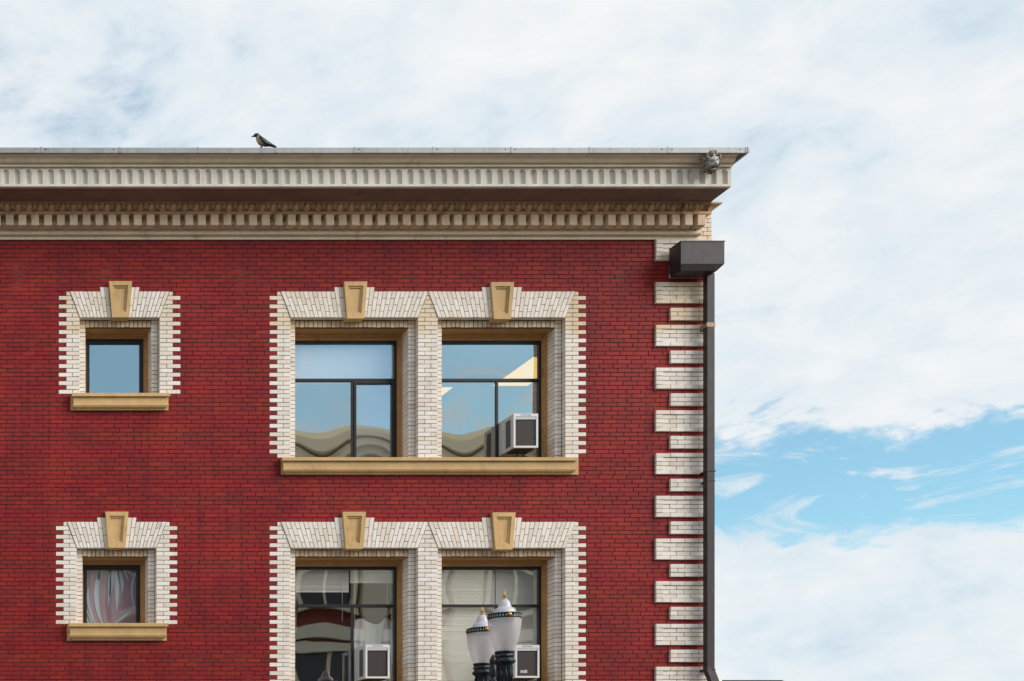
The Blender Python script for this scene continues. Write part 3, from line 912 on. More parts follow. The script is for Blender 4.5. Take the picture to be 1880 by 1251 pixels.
# soffit and corona
m = MB()
zc1 = TZp(307.4, 0.784)
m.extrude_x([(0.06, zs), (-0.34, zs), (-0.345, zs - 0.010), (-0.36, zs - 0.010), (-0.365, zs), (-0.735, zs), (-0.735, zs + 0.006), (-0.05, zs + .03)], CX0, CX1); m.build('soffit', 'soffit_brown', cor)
m = MB()
m.extrude_x([(-0.05, zs + .002), (-0.722, zs + .002), (-0.722, zc1 - 0.002), (-0.05, zc1 - .002)], CX0 + .001, CX1 - .002); m.build('corona_core', 'corona_white', cor)
m = MB()
cy = [(0.795, 307.2), (0.797, 306.4), (0.823, 306.0), (0.826, 302.8), (0.808, 302.0), (0.822, 301.0), (0.846, 299.4), (0.864, 297.2), (0.875, 294.6), (0.882, 292.0), (0.892, 289.4), (0.912, 286.8), (0.940, 284.8), (0.952, 283.6)]
m.extrude_x([(-0.05, zc1)] + [cp(*q) for q in cy] + [(-0.05, TZp(283.6, .952))], CX0, CX1)
m.build('crown_moulding', 'terracotta', cor)

# fluted frieze: one niche per block, all sharing a mesh
FP = 20.62 * k(.784) / S125; ff = -0.784
zl = zs + 0.001
def niche_mesh():
    m = MB(); h = zc1 - zl; w2 = FP / 2; r = 6.05 * k(.784) / S125; dep = 0.042
    za, zb_ = TZp(338.2, .784) - zl, TZp(311.0 + 6.05, .784) - zl
    N = 10
    rows = []
    for z_, sc, up in [(za, 1, 0), (zb_, 1, 0)] + [(zb_, math.cos(a), math.sin(a)) for a in [math.pi / 2 * i / 4 for i in (1, 2, 3, 4)]]:
        sc = max(sc, 0.02)
        rows.append([(-r * sc * math.cos(math.pi * i / N), dep * sc * math.sin(math.pi * i / N) + (0.002 if 0 < i < N else 0), z_ + r * up) for i in range(N + 1)])
    m.v += [p for r_ in rows for p in r_]
    for j in range(len(rows) - 1):
        for i in range(N): a = j * (N + 1) + i; m.face((a, a + 1, a + N + 2, a + N + 1))
    m.poly([rows[0][i] for i in range(N + 1)])
    # front plate round the niche, standing on the outline
    for sgn in (-1, 1):
        idx = 0 if sgn < 0 else N
        m.poly([(sgn * w2, 0, 0), (sgn * r, 0, 0), (sgn * r, 0, za), (sgn * r, 0, zb_), (sgn * w2, 0, zb_)])
        for j in range(1, len(rows) - 1):
            p, q = rows[j][idx], rows[j + 1][idx]
            m.quad((sgn * w2, 0, p[2]), (p[0], 0, p[2]), (q[0], 0, q[2]), (sgn * w2, 0, q[2]))
        m.quad((sgn * w2, 0, zb_ + r), (0, 0, zb_ + r), (0, 0, h), (sgn * w2, 0, h))
    m.quad((-r, 0, 0), (r, 0, 0), (r, 0, za), (-r, 0, za))
    # underside and ends
    m.quad((-w2, 0, 0), (w2, 0, 0), (w2, 0.062, 0), (-w2, 0.062, 0))
    for sgn in (-1, 1): m.quad((sgn * w2, 0, 0), (sgn * w2, 0.062, 0), (sgn * w2, 0.062, h), (sgn * w2, 0, h))
    # slightly raised lip at the foot
    m.box(-w2 + .0005, w2 - .0005, -0.006, -0.0005, 0.002, 0.024)
    return m.mesh('fluted_block', 'corona_white')
me = niche_mesh()
xx = TXp(10.5, .784)
i0 = math.floor((CX0 - xx) / FP) + 1
i = i0
while xx + FP * (i + 0.5) < CX1 + 0.01:
    inst('fluted_block', me, cor, (xx + FP * i, ff + random.uniform(-.0015, .0015), zl)); i += 1
lastx = xx + FP * (i - 0.5)
m = MB(); m.box(lastx + .0004, CX1 + 0.0, ff, ff + .06, zl, zc1 - .001); m.build('corner_block', 'corona_white', cor)

# egg and dart
EP = 20.4 * k(.29) / S125
def egg_mesh():
    m = MB()
    zc_, hh = 0.0, (TZp(372.5, .33) - TZp(388.0, .25))
    N, M_ = 12, 5
    rx, rz = EP * 0.25, hh * 0.50
    for j in range(M_ + 1):
        a = math.pi / 2 * j / M_
        for i in range(N):
            b = 2 * math.pi * i / N
            zz = rz * math.cos(a) * math.sin(b); tilt = -0.055 * (zz / hh)
            m.v.append((rx * math.cos(a) * math.cos(b) * (1 + 0.16 * math.sin(b)), -0.042 * math.sin(a) + tilt, zz))
    for j in range(M_):
        for i in range(N): a = j * N + i; b = j * N + (i + 1) % N; m.face((a, b, b + N, a + N))
    # rim round the egg
    pts = []
    for i in range(15):
        b = math.pi * (0.04 - 1.08 * i / 14)
        zz = rz * 1.12 * math.sin(b); pts.append((rx * 1.46 * math.cos(b) * (1 + 0.1 * math.sin(b)), -0.014 - 0.055 * zz / hh, zz + rz * 0.10))
    pts = [(pts[0][0], pts[0][1] - 0.022, rz * 0.95)] + pts + [(pts[-1][0], pts[-1][1] - 0.022, rz * 0.95)]
    m.tube(pts, 0.0085, 6)
    # dart between eggs
    x = EP / 2
    m.tube([(x, -0.04, rz * 0.98), (x, -0.012, 0), (x, 0.012, -rz * 1.02)], [0.012, 0.0085, 0.003], 6)
    m.tube([(x - 0.016, -0.030, rz * .7), (x, 0.0, -rz * 0.9)], [0.004, 0.006], 5); m.tube([(x + 0.016, -0.030, rz * .7), (x, 0.0, -rz * 0.9)], [0.004, 0.006], 5)
    return m.mesh('egg_and_dart', 'brown_stone', smooth=True)
me = egg_mesh()
xx = TXp(13.2, .29); zc_ = (TZp(372.5, .33) + TZp(388.0, .25)) / 2
i = math.floor((CX0 - xx) / EP) + 1
while xx + EP * i < CX1 - 0.04:
    inst('egg_and_dart', me, cor, (xx + EP * i, -0.278, zc_)); i += 1

# dentils
DP = 23.53 * k(.24) / S125; dw = 14.2 * k(.24) / S125
m = MB(); hd = ze - zd
m.prism([(-dw / 2, 0), (dw / 2, 0), (dw / 2, hd), (-dw / 2, hd)], -0.24, -0.098, 0.004)
me = m.mesh('dentil', 'dentil_stone')
xx = TXp(17.9, .24)
i = math.floor((CX0 - xx) / DP) + 1
while xx + DP * i + dw / 2 < CX1 + 0.03:
    inst('dentil', me, cor, (xx + DP * i + random.uniform(-.002, .002), random.uniform(-.003, .003), zd - .001), (0, random.uniform(-.006, .006), 0)); i += 1

# metal flashing along the top, in lapped lengths
FL0, FL1 = TZp(280.8, .99), TZp(271.3, .99)
FW = 143.8 * k(.99) / S125
xx = TXp(76.9, .99); xe = X(1294.6)
j0 = math.floor((CX0 - xx) / FW)
for j in range(j0, 40):
    x0, x1 = max(CX0, xx + FW * j), min(xe, xx + FW * (j + 1))
    if x1 - x0 < 0.02: break
    tilt = random.uniform(-.002, .002)
    f = MB(); f.box(x0, x1 - 0.006, -0.99, -0.955, FL0 + tilt, FL1 + tilt)
    f.box(x0, x1 - 0.006, -0.956, 0.9, FL1 - .012 + tilt, FL1 + tilt - .001)
    if x1 >= xe - .01: f.box(xe - .03, xe + .001, -0.957, 0.9, FL0, FL1 - .0005)
    fo = f.build('flashing', 'flashing_metal', cor)
    f = MB()
    f.box(x1 - 0.018, x1 + 0.004, -0.994, -0.98, FL0 + .001, FL1 + 0.008); f.build('lap_seam', 'flashing_metal', fo)
    for sx in (x0 + 0.05, x1 - 0.09):
        f = MB()
        f.prism([(sx + .008 * math.cos(t), FL0 + 0.05 + .008 * math.sin(t)) for t in [math.pi * 2 * q / 8 for q in range(8)]], -0.996, -0.988, 0.002)
        if random.random() < 0.6 and x1 - x0 > 0.5: f.build('screw', 'black_frame', fo)
m = MB(); m.box(XL, xe - .04, 0.905, 13.3, WALL_TOP - .1, FL1 - .02); m.box(XL, CX1 - .01, -0.78, 0.9, zc1 + .04, FL1 - .014)
m.build('roof', 'roof_dark', B)

# lion head spout
def lion():
    """face with brow, muzzle and open mouth, ringed by curling locks of mane"""
    bm = bmesh.new(); bmesh.ops.create_icosphere(bm, subdivisions=4, radius=1.0)
    def g(x, z, x0, z0, sx, sz): return math.exp(-((x - x0) / sx) ** 2 - ((z - z0) / sz) ** 2)
    mb = MB(); bm.verts.ensure_lookup_table()
    for v in bm.verts:
        x, y, z = v.co
        f = 1.0 if y < -.15 else max(0.0, min(1.0, (0.25 - y) / .4))
        d = 0.62 * g(x, z, 0, -0.22, .36, .24) + 0.34 * g(x, z, 0, 0.12, .17, .36)
        d += 0.26 * (g(x, z, .36, .40, .26, .12) + g(x, z, -.36, .40, .26, .12)) - 0.34 * (g(x, z, .36, .17, .17, .10) + g(x, z, -.36, .17, .17, .10))
        d += 0.20 * (g(x, z, .45, -.08, .2, .2) + g(x, z, -.45, -.08, .2, .2)) - 1.0 * g(x, z, 0, -0.56, .30, .12) + 0.34 * g(x, z, 0, -0.82, .28, .12)
        mb.v.append((x * .098, (y * .8 - d * f * (y < .1)) * .092, z * .112))
    for fc in bm.faces:
        c = fc.calc_center_median()
        mb.m = 1 if (c.y < -.1 and g(c.x, c.z, 0, -.56, .26, .10) > .42) else 0  # mouth faces coloured near black: painted shade of the deep cavity
        mb.face([v.index for v in fc.verts])
    bm.free()
    o = mb.build('lion_head', ['lion_stone', 'lion_mouth_shade'], cor, True, (TXp(1307.0, .95), -0.95, TZp(298.2, .95)))
    o.rotation_euler = (R(27), R(-14), R(-8))
    tag(o, 'carved lion head spout near the end of the cornice')
    rs = random.Random(4)
    m = MB()
    for ringi, (rr_, n_, yy, th) in enumerate(((.088, 20, -.040, .013), (.104, 24, -.012, .014), (.116, 24, .022, .016))):
        for q in range(n_):
            an = 2 * math.pi * (q + .5 * (ringi % 2)) / n_ + rs.uniform(-.1, .1)
            L_ = rs.uniform(.85, 1.15); tw = rs.uniform(.25, .5) * (1 if q % 2 else -1)
            pts = []
            for t in (0, .35, .7, 1.0):
                r_ = rr_ * (.86 + .42 * t * L_); aa = an + tw * t * t
                pts.append((r_ * math.cos(aa), yy - .022 * math.sin(math.pi * t) + .03 * t, r_ * 1.08 * math.sin(aa)))
            m.tube(pts, [th * .75, th, th * .7, th * .18], 6)
    m.build('mane', 'lion_mane', o, True)
    for sx in (-1, 1):
        m = MB(); m.tube([(sx * .070, -.045, .078), (sx * .084, -.052, .094), (sx * .090, -.045, .104)], [.018, .017, .006], 8); m.build('ear', 'lion_mane', o, True)
lion()

# ------------------------------------------------------------------ downspout with hopper head
pf, pb = 0.36, 0.075
DS = empty('downspout', (TXp(1305, .19), -0.14, 0.0))
DL = Vector(DS.location)
class LMB(MB):
    """mesh written in world coordinates but stored about the downspout's base"""
    def build(self, name, mats, parent=None, smooth=False, loc=None, base=None):
        b = base if base is not None else DL
        self.v = [(x - b[0], y - b[1], z - b[2]) for x, y, z in self.v]
        return MB.build(self, name, mats, parent, smooth)
tag(DS, 'dark bronze square downspout with hopper box running down the building corner', 'downspout')
h0, h1 = TXp(1250.2, pf), TXp(1330, pf); ht, hm = TZp(442.8, pf), TZp(484.6, pf)
hb = hm - 0.085
m = LMB()
m.v += [(h0, -pf, ht), (h1, -pf, ht), (h1, -pb, ht), (h0, -pb, ht), (h0, -pf, hm), (h1, -pf, hm), (h1, -pb, hm), (h0, -pb, hm),
        (h0 + .02, -pf + .035, hb), (h1 - .085, -pf + .035, hb), (h1 - .085, -pb, hb), (h0 + .02, -pb, hb)]
for q in ((0, 1, 2, 3), (8, 9, 10, 11)): m.face(q)
for r_ in (0, 4):
    for j in range(4): m.face((r_ + j, r_ + (j + 1) % 4, r_ + 4 + (j + 1) % 4, r_ + 4 + j))
hop = m.build('hopper', 'bronze', DS)
m = LMB()
for x0, x1, y0, y1 in ((h0 - .006, h1 + .006, -pf - .006, -pf + .004), (h0 - .006, h0 + .004, -pf, -pb), (h1 - .004, h1 + .006, -pf, -pb)): m.box(x0, x1, y0, y1, ht - .012, ht + .004)
m.build('rim', 'bronze', hop)
qf, qb = 0.195, 0.10
p0, p1 = TXp(1298.2, qf), TXp(1312.6, qf)
zk = TZp(1229.6, qf)
m = LMB(); m.prism([(p0, zk), (p1, zk), (p1, hb + .02), (p0, hb + .02)], -qf, -qb, 0.006); m.build('pipe', 'bronze', DS)
m = LMB()                                        # elbow and lower run
dz = 0.42; sx = 0.13
m.v += [(p0, -qf, zk - .001), (p1, -qf, zk - .001), (p1, -qb, zk - .001), (p0, -qb, zk - .001)]
m.v += [(p0 + sx, -qf - .05, zk - dz), (p1 + sx, -qf - .05, zk - dz), (p1 + sx, -qb - .05, zk - dz), (p0 + sx, -qb - .05, zk - dz)]
m.v += [(p0 + sx, -qf - .05, 0.01), (p1 + sx, -qf - .05, 0.01), (p1 + sx, -qb - .05, 0.01), (p0 + sx, -qb - .05, 0.01)]
for r_ in (0, 4):
    for j in range(4): m.face((r_ + j, r_ + (j + 1) % 4, r_ + 4 + (j + 1) % 4, r_ + 4 + j))
m.face((0, 1, 2, 3)); m.face((11, 10, 9, 8)); m.build('elbow', 'bronze', DS)
for ya, yb_, mt, nm, ov in ((592.2, 600.2, 'copper_strap', 'strap', .004), (863.5, 866.0, 'black_frame', 'coupling', .006), (882.0, 883.6, 'black_frame', 'coupling', .004), (1228.0, 1231.5, 'bronze', 'coupling', .005)):
    m = LMB(); m.box(p0 - ov, p1 + ov, -qf - ov, 0.02 - .03, TZp(yb_, qf), TZp(ya, qf)); m.build(nm, mt, DS)

# ------------------------------------------------------------------ air conditioners
def text_mesh(txt, size, mat):
    cu = bpy.data.curves.new('lettering', 'FONT'); cu.body = txt; cu.size = size; cu.align_x = 'CENTER'; cu.align_y = 'CENTER'; cu.extrude = 0.0008
    cu.resolution_u = 2
    o = bpy.data.objects.new('lettering_tmp', cu); COL.objects.link(o)
    dg = bpy.context.evaluated_depsgraph_get()
    me = bpy.data.meshes.new_from_object(o.evaluated_get(dg))
    bpy.data.objects.remove(o); bpy.data.curves.remove(cu)
    me.materials.clear(); me.materials.append(MATS[mat])
    return me
brand = text_mesh('FRIGIDAIRE', 0.030, 'letter_grey')
def air_conditioner(xl, xr, yt, yb_, label, sticker=False):
    p = 0.06
    x0, x1, z1, z0 = TXp(xl, p), TXp(xr, p), TZp(yt, p), TZp(yb_, p)
    w_, h_ = x1 - x0, z1 - z0
    A = tag(empty('air_conditioner', ((x0 + x1) / 2, -p, z0)), label, 'air conditioner', 'window air conditioners')
    a = w_ / 2; t = 0.026; yb2 = 0.62
    m = MB(); dp = yb2 + p
    def frame_face():
        # front rim with a vent strip and the deep grille opening
        m.box(-a, -a + t, 0, 0.03, 0, h_); m.box(a - t, a, 0, 0.03, 0, h_)
        m.box(-a + t, a - t, 0, 0.03, 0, t); m.box(-a + t, a - t, 0, 0.03, h_ - 0.042, h_)
    frame_face()
    m.build('front_frame', 'ac_white', A)
    m = MB()
    m.box(-a, -a + .012, 0.031, dp, 0, h_); m.box(a - .012, a, 0.031, dp, 0, h_)
    m.box(-a + .012, a - .012, 0.031, dp, h_ - .012, h_); m.box(-a + .012, a - .012, 0.031, dp, 0, .012); m.box(-a + .012, a - .012, dp - .02, dp, .012, h_ - .012)
    hs = m.build('housing', 'ac_grey', A)
    m = MB(); m.box(-a - .0025, -a + .004, 0.10, 0.245, 0.045, h_ - 0.055); m.build('side_grille', 'grille_side', hs)
    m = MB(); m.box(-a - .006, -a + .004, 0.29, 0.315, 0.0, h_); m.build('side_rib', 'ac_grey', hs)
    m = MB(); m.box(-a + t, a - t, 0.006, 0.02, h_ - 0.083, h_ - 0.042); m.build('vent_strip', 'grille_light', A)
    m = MB(); m.box(-a + t, a - t, 0.018, 0.028, t, h_ - 0.083); gr = m.build('grille', 'grille_dark', A)
    inst('lettering', brand, A, (0, -0.0005, h_ - 0.021), (R(90), 0, 0))
    for sx in (-1, 1):
        q = MB(); q.prism([(sx * (a - .013) + .005 * math.cos(u), h_ - .065 + .005 * math.sin(u)) for u in [2 * math.pi * j / 8 for j in range(8)]], -0.002, 0.004, 0.001); q.build('screw', 'letter_grey', A)
    q = MB()
    q.tube([(-a * .3, 0.10, -0.002), (-a * .05, 0.30, -0.10)], 0.012); q.tube([(a * .35, 0.10, -0.002), (a * .35, 0.30, -0.09)], 0.010); q.box(-a * .8, a * .8, 0.05, 0.30, -0.014, -0.002)
    q.build('bracket', 'black_plastic', A)
    if sticker:
        q = MB(); rs = random.Random(5)
        for j in range(6):
            xs = -a * .52 + j * 0.0165
            q.box(xs, xs + 0.006, 0.0155, 0.017, .072, .115)
            for zz in (.072, .091, .108):
                if rs.random() < .75: q.box(xs + .0062, xs + .0145, 0.0155, 0.017, zz, zz + .007)
        q.build('sticker_print', 'sticker_white', gr)
    return A
air_conditioner(943.2, 988.0, 759.6, 822.0, 'white window air conditioner in the upper window, cord hanging beside it')
air_conditioner(671.2, 715.4, 1183.8, 1245.6, 'white window air conditioner below the white cloth in the lower window')
air_conditioner(946.2, 990.4, 1184.4, 1244.6, 'white window air conditioner behind the street lamp globes, sticker on its grille', True)

# cord with a red plug beside the upper unit, and the blue scrap on the sill
zsill = Z(BIGSILL)
m = MB(); x0 = TXp(908.5, -.47)
m.tube([(0.035, 0.03, 0.44), (0.012, 0.02, 0.34), (0.0, 0.0, 0.20), (0.0, 0.0, 0.05)], 0.0055)
CB = tag(empty('power_cord', (x0, 0.47, zsill)), 'pale power cord with a red plug inside the upper window', 'cord')
m.build('cord', 'cord_white', CB)
m = MB(); m.prism([(-0.02, 0.075), (0.022, 0.075), (0.024, 0.135), (-0.018, 0.135)], -0.018, 0.018, 0.004); m.build('plug', 'red_plastic', CB)
m = MB(); m.prism([(-0.02, 0.0), (0.022, 0.0), (0.014, 0.03), (-0.012, 0.03)], -0.018, 0.018, 0.004); m.build('socket', 'ac_grey', CB)
bm = bmesh.new(); bmesh.ops.create_icosphere(bm, subdivisions=2, radius=0.03)
rs = random.Random(2)
for v in bm.verts:
    v.co *= rs.uniform(.65, 1.25); v.co.z *= .8
me = bpy.data.meshes.new('plastic_scrap'); bm.to_mesh(me); bm.free(); me.materials.append(MATS['blue_plastic'])
tag(inst('plastic_scrap', me, None, (TXp(657.5, -.36), 0.36, zsill + 0.03)), 'crumpled scrap of blue plastic on the sill of the upper window', 'plastic scrap')

# ------------------------------------------------------------------ things seen inside the rooms
def troffer(x0, x1, y0, y1, z, lit, label):
    T = tag(empty('ceiling_light', ((x0 + x1) / 2, (y0 + y1) / 2, z)), label, 'ceiling light')
    a, b = (x1 - x0) / 2, (y1 - y0) / 2
    m = MB()
    for q in ((-a, a, -b, -b + .03), (-a, a, b - .03, b), (-a, -a + .03, -b + .03, b - .03), (a - .03, a, -b + .03, b - .03)): m.box(q[0], q[1], q[2], q[3], -0.035, -0.004)
    m.build('frame', 'ac_white', T)
    m = MB(); m.box(-a + .03, a - .03, -b + .03, b - .03, -0.028, -0.006); m.build('diffuser', 'troffer_light' if lit else 'shade_white', T)
troffer(8.55, 9.2, 1.5, 2.95, CEIL, True, 'lit yellow ceiling light panel nearest the glass of the upper window')
troffer(7.36, 7.98, 2.95, 4.3, CEIL, True, 'lit yellow ceiling light panel deeper in the upper room, near the pier')
troffer(7.46, 7.75, 1.62, 2.05, CEIL, False, 'unlit square ceiling panel in the upper room')
troffer(5.2, 6.15, 2.85, 3.05, CEIL, False, 'long unlit white ceiling light in the upper room under the roller shade')
m = MB(); m.lathe([(0.09, -0.006), (0.10, -0.02), (0.07, -0.05), (0.03, -0.055)], (0, 0, 0), 16)
tag(m.build('smoke_detector', 'ac_white', None, True, (9.55, 3.7, CEIL)), 'small round detector on the ceiling above the upper air conditioner', 'detector')

# roller shade behind the top light of the upper window beside the small one
a, b = BIG[0]
px = 1 / S125
m = MB()
sx0, sx1 = X(a + INS + 6), X(b - INS - 6)
RS = tag(empty('roller_shade', ((sx0 + sx1) / 2, 0.49, Z(684))), 'pale roller shade behind the top pane of the upper window', 'shade')
hw = (sx1 - sx0) / 2
m.box(-hw, hw, -.002, .002, 0, Z(608) - Z(684)); m.build('fabric', 'shade_white', RS)
m = MB(); m.tube([(-hw, 0.02, Z(606) - Z(684)), (hw, 0.02, Z(606) - Z(684))], .03); m.build('roller', 'shade_white', RS)
m = MB(); m.box(-hw, hw, -.008, .008, -.02, 0); m.build('bottom_bar', 'shade_white', RS)

def blind(x0, x1, zt, zb, y, label, wand=True):
    V = tag(empty('venetian_blind', ((x0 + x1) / 2, y, zb)), label, 'blind', 'venetian blinds in the lower windows')
    hw = (x1 - x0) / 2; H = zt - zb; pit = 0.0285
    m = MB(); m.box(-hw, hw, -.02, .02, H - .03, H); m.build('head_rail', 'blind_slat', V)
    m = MB(); m.box(-hw, hw, -.012, .012, 0, .016); m.build('bottom_rail', 'blind_slat', V)
    m = MB()
    m.v += [(-hw, -.0165, -.006), (hw, -.0165, -.006), (hw, 0, .0005), (-hw, 0, .0005), (hw, .0165, .0045), (-hw, .0165, .0045),
            (-hw, -.0165, -.0075), (hw, -.0165, -.0075), (hw, .0165, .003), (-hw, .0165, .003)]
    for q in ((0, 1, 2, 3), (3, 2, 4, 5), (7, 6, 9, 8), (0, 6, 7, 1), (5, 4, 8, 9)): m.face(q)
    me = m.mesh('slat', 'blind_slat')
    z = 0.03; rs = random.Random(int(x0 * 100))
    while z < H - .035:
        inst('slat', me, V, (0, rs.uniform(-.002, .002), z), (rs.uniform(-.08, .08) + .80, rs.uniform(-.002, .002), 0)); z += pit
    if wand:
        m = MB(); m.tube([(-hw + .06, -.02, H - .03), (-hw + .065, -.025, H - .95)], .004); m.build('wand', 'cord_white', V)
        m = MB(); m.tube([(hw - .10, -.02, H - .03), (hw - .105, -.024, H - 0.80)], .003); m.build('pull_cord', 'cord_white', V)
zt = Z(609 + DY)
a, b = BIG[0]; mid = X(a + 130); by = 0.50
blind(X(a + INS + 8), mid - .01, zt, TZp(1088, -by), by, 'white venetian blind drawn halfway up over the dark lower window pane')
blind(mid + .01, X(b - INS - 8), zt, TZp(1071, -by), by, 'white venetian blind raised high above the white cloth')
a, b = BIG[1]; mid = X(a + 134)
blind(X(a + INS + 8), mid - .006, zt, Z(BIGSILL + DY - 4), by, 'white venetian blind fully lowered behind the street lamp, pier side', False)
blind(mid + .006, X(b - INS - 8), zt, Z(BIGSILL + DY - 4), by, 'white venetian blind fully lowered behind the air conditioner with a sticker', False)

# white cloth bunched behind the sash above the lower air conditioner
m = MB()
NU, NV = 36, 16
c0, c1 = TXp(652, -.55), TXp(725, -.55); ct = TZp(1136, -.55); cb = TZp(1255, -.55)
CL = Vector(((c0 + c1) / 2, 0.55, cb))
for j in range(NV + 1):
    v = j / NV
    for i in range(NU + 1):
        u = i / NU
        top = ct - 0.09 * (1 - math.exp(-((u - .12) / .2) ** 2)) * (1 - 0.95 * math.exp(-((u - .82) / .17) ** 2)) + .03 * math.exp(-((u - .82) / .1) ** 2)
        zz = cb + (top - cb) * v
        fold = .035 * math.sin(u * 19 + 2 * v) * (1 - .3 * v) + .02 * math.sin(u * 41 - 3 * v)
        m.v.append((c0 + (c1 - c0) * u - CL.x + .02 * math.sin(6 * v + u * 5), fold * (.4 + .6 * math.sin(math.pi * min(1, v * 1.2 + .1))), zz - CL.z))
for j in range(NV):
    for i in range(NU): q = j * (NU + 1) + i; m.face((q, q + 1, q + NU + 2, q + NU + 1))
cl = m.build('white_cloth', 'white_cloth', None, True, CL)
sm = cl.modifiers.new('thickness', 'SOLIDIFY'); sm.thickness = 0.004
tag(cl, 'bunched white cloth inside the lower window above the air conditioner', 'cloth')

# patterned curtain in the lower small window
a, b = SMALL[1]
CU = tag(empty('curtain', (X((a + b) / 2), 0.505, Z(SMALLSILL + DY))), 'mauve curtain with pale leaf pattern in the lower small window', 'curtain')
hw = X(b - INS) - X((a + b) / 2) - .02; H = Z(605) - Z(SMALLSILL)
m = MB(); NU = 60
for j in range(2):
    for i in range(NU + 1):
        u = i / NU; m.v.append((-hw + 2 * hw * u, 0.004 * math.sin(u * 25) + 0.002 * math.sin(u * 61), H * j))
for i in range(NU): m.face((i, i + 1, NU + 2 + i, NU + 1 + i))
m.build('fabric', 'curtain_mauve', CU, True)
def leaf(pts, wid):
    """printed leaf: a ribbon through points (fractions of the pane), pointed at both ends"""
    m = MB(); N = 14
    P_ = [Vector((-hw + 2 * hw * x, H * z, 0)) for x, z in pts]
    def bez(t):
        q = P_[:]
        while len(q) > 1: q = [q[i].lerp(q[i + 1], t) for i in range(len(q) - 1)]
        return q[0]
    for i in range(N + 1):
        t = i / N; c = bez(t); d = (bez(min(1, t + .02)) - bez(max(0, t - .02))).normalized(); n = Vector((-d.y, d.x, 0))
        w_ = wid * (math.sin(math.pi * (0.04 + .96 * t) ** .8) ** .8 + .02)
        for sg in (-1, 1): m.v.append((c.x + n.x * w_ * sg, -0.008, c.y + n.y * w_ * sg))
    for i in range(N): m.face((2 * i, 2 * i + 1, 2 * i + 3, 2 * i + 2))
    o = m.build('leaf_print', 'leaf_print', CU)
for pts, wd in ([(.30, .78), (.34, .96), (.42, 1.0)], .028), ([(.34, .93), (.17, .5), (.40, .02)], .035), ([(.14, .66), (.10, .35), (.30, .02)], .022), ([(.04, .30), (.12, .15), (.20, .02)], .014), ([(.10, .34), (.18, .15), (.26, .02)], .012), \
        ([(.47, .99), (.50, .7), (.46, .36)], .026), ([(.54, .99), (.53, .75), (.48, .50)], .026), ([(.58, .99), (.62, .65), (.60, .30)], .032), ([(.63, .99), (.72, .75), (.68, .55)], .024), ([(.70, .99), (.74, .9), (.80, .76)], .020), \
        ([(.94, .96), (.78, .7), (.90, .3)], .016), ([(.50, .05), (.7, .2), (.86, .32)], .016):
    leaf(pts, wd)

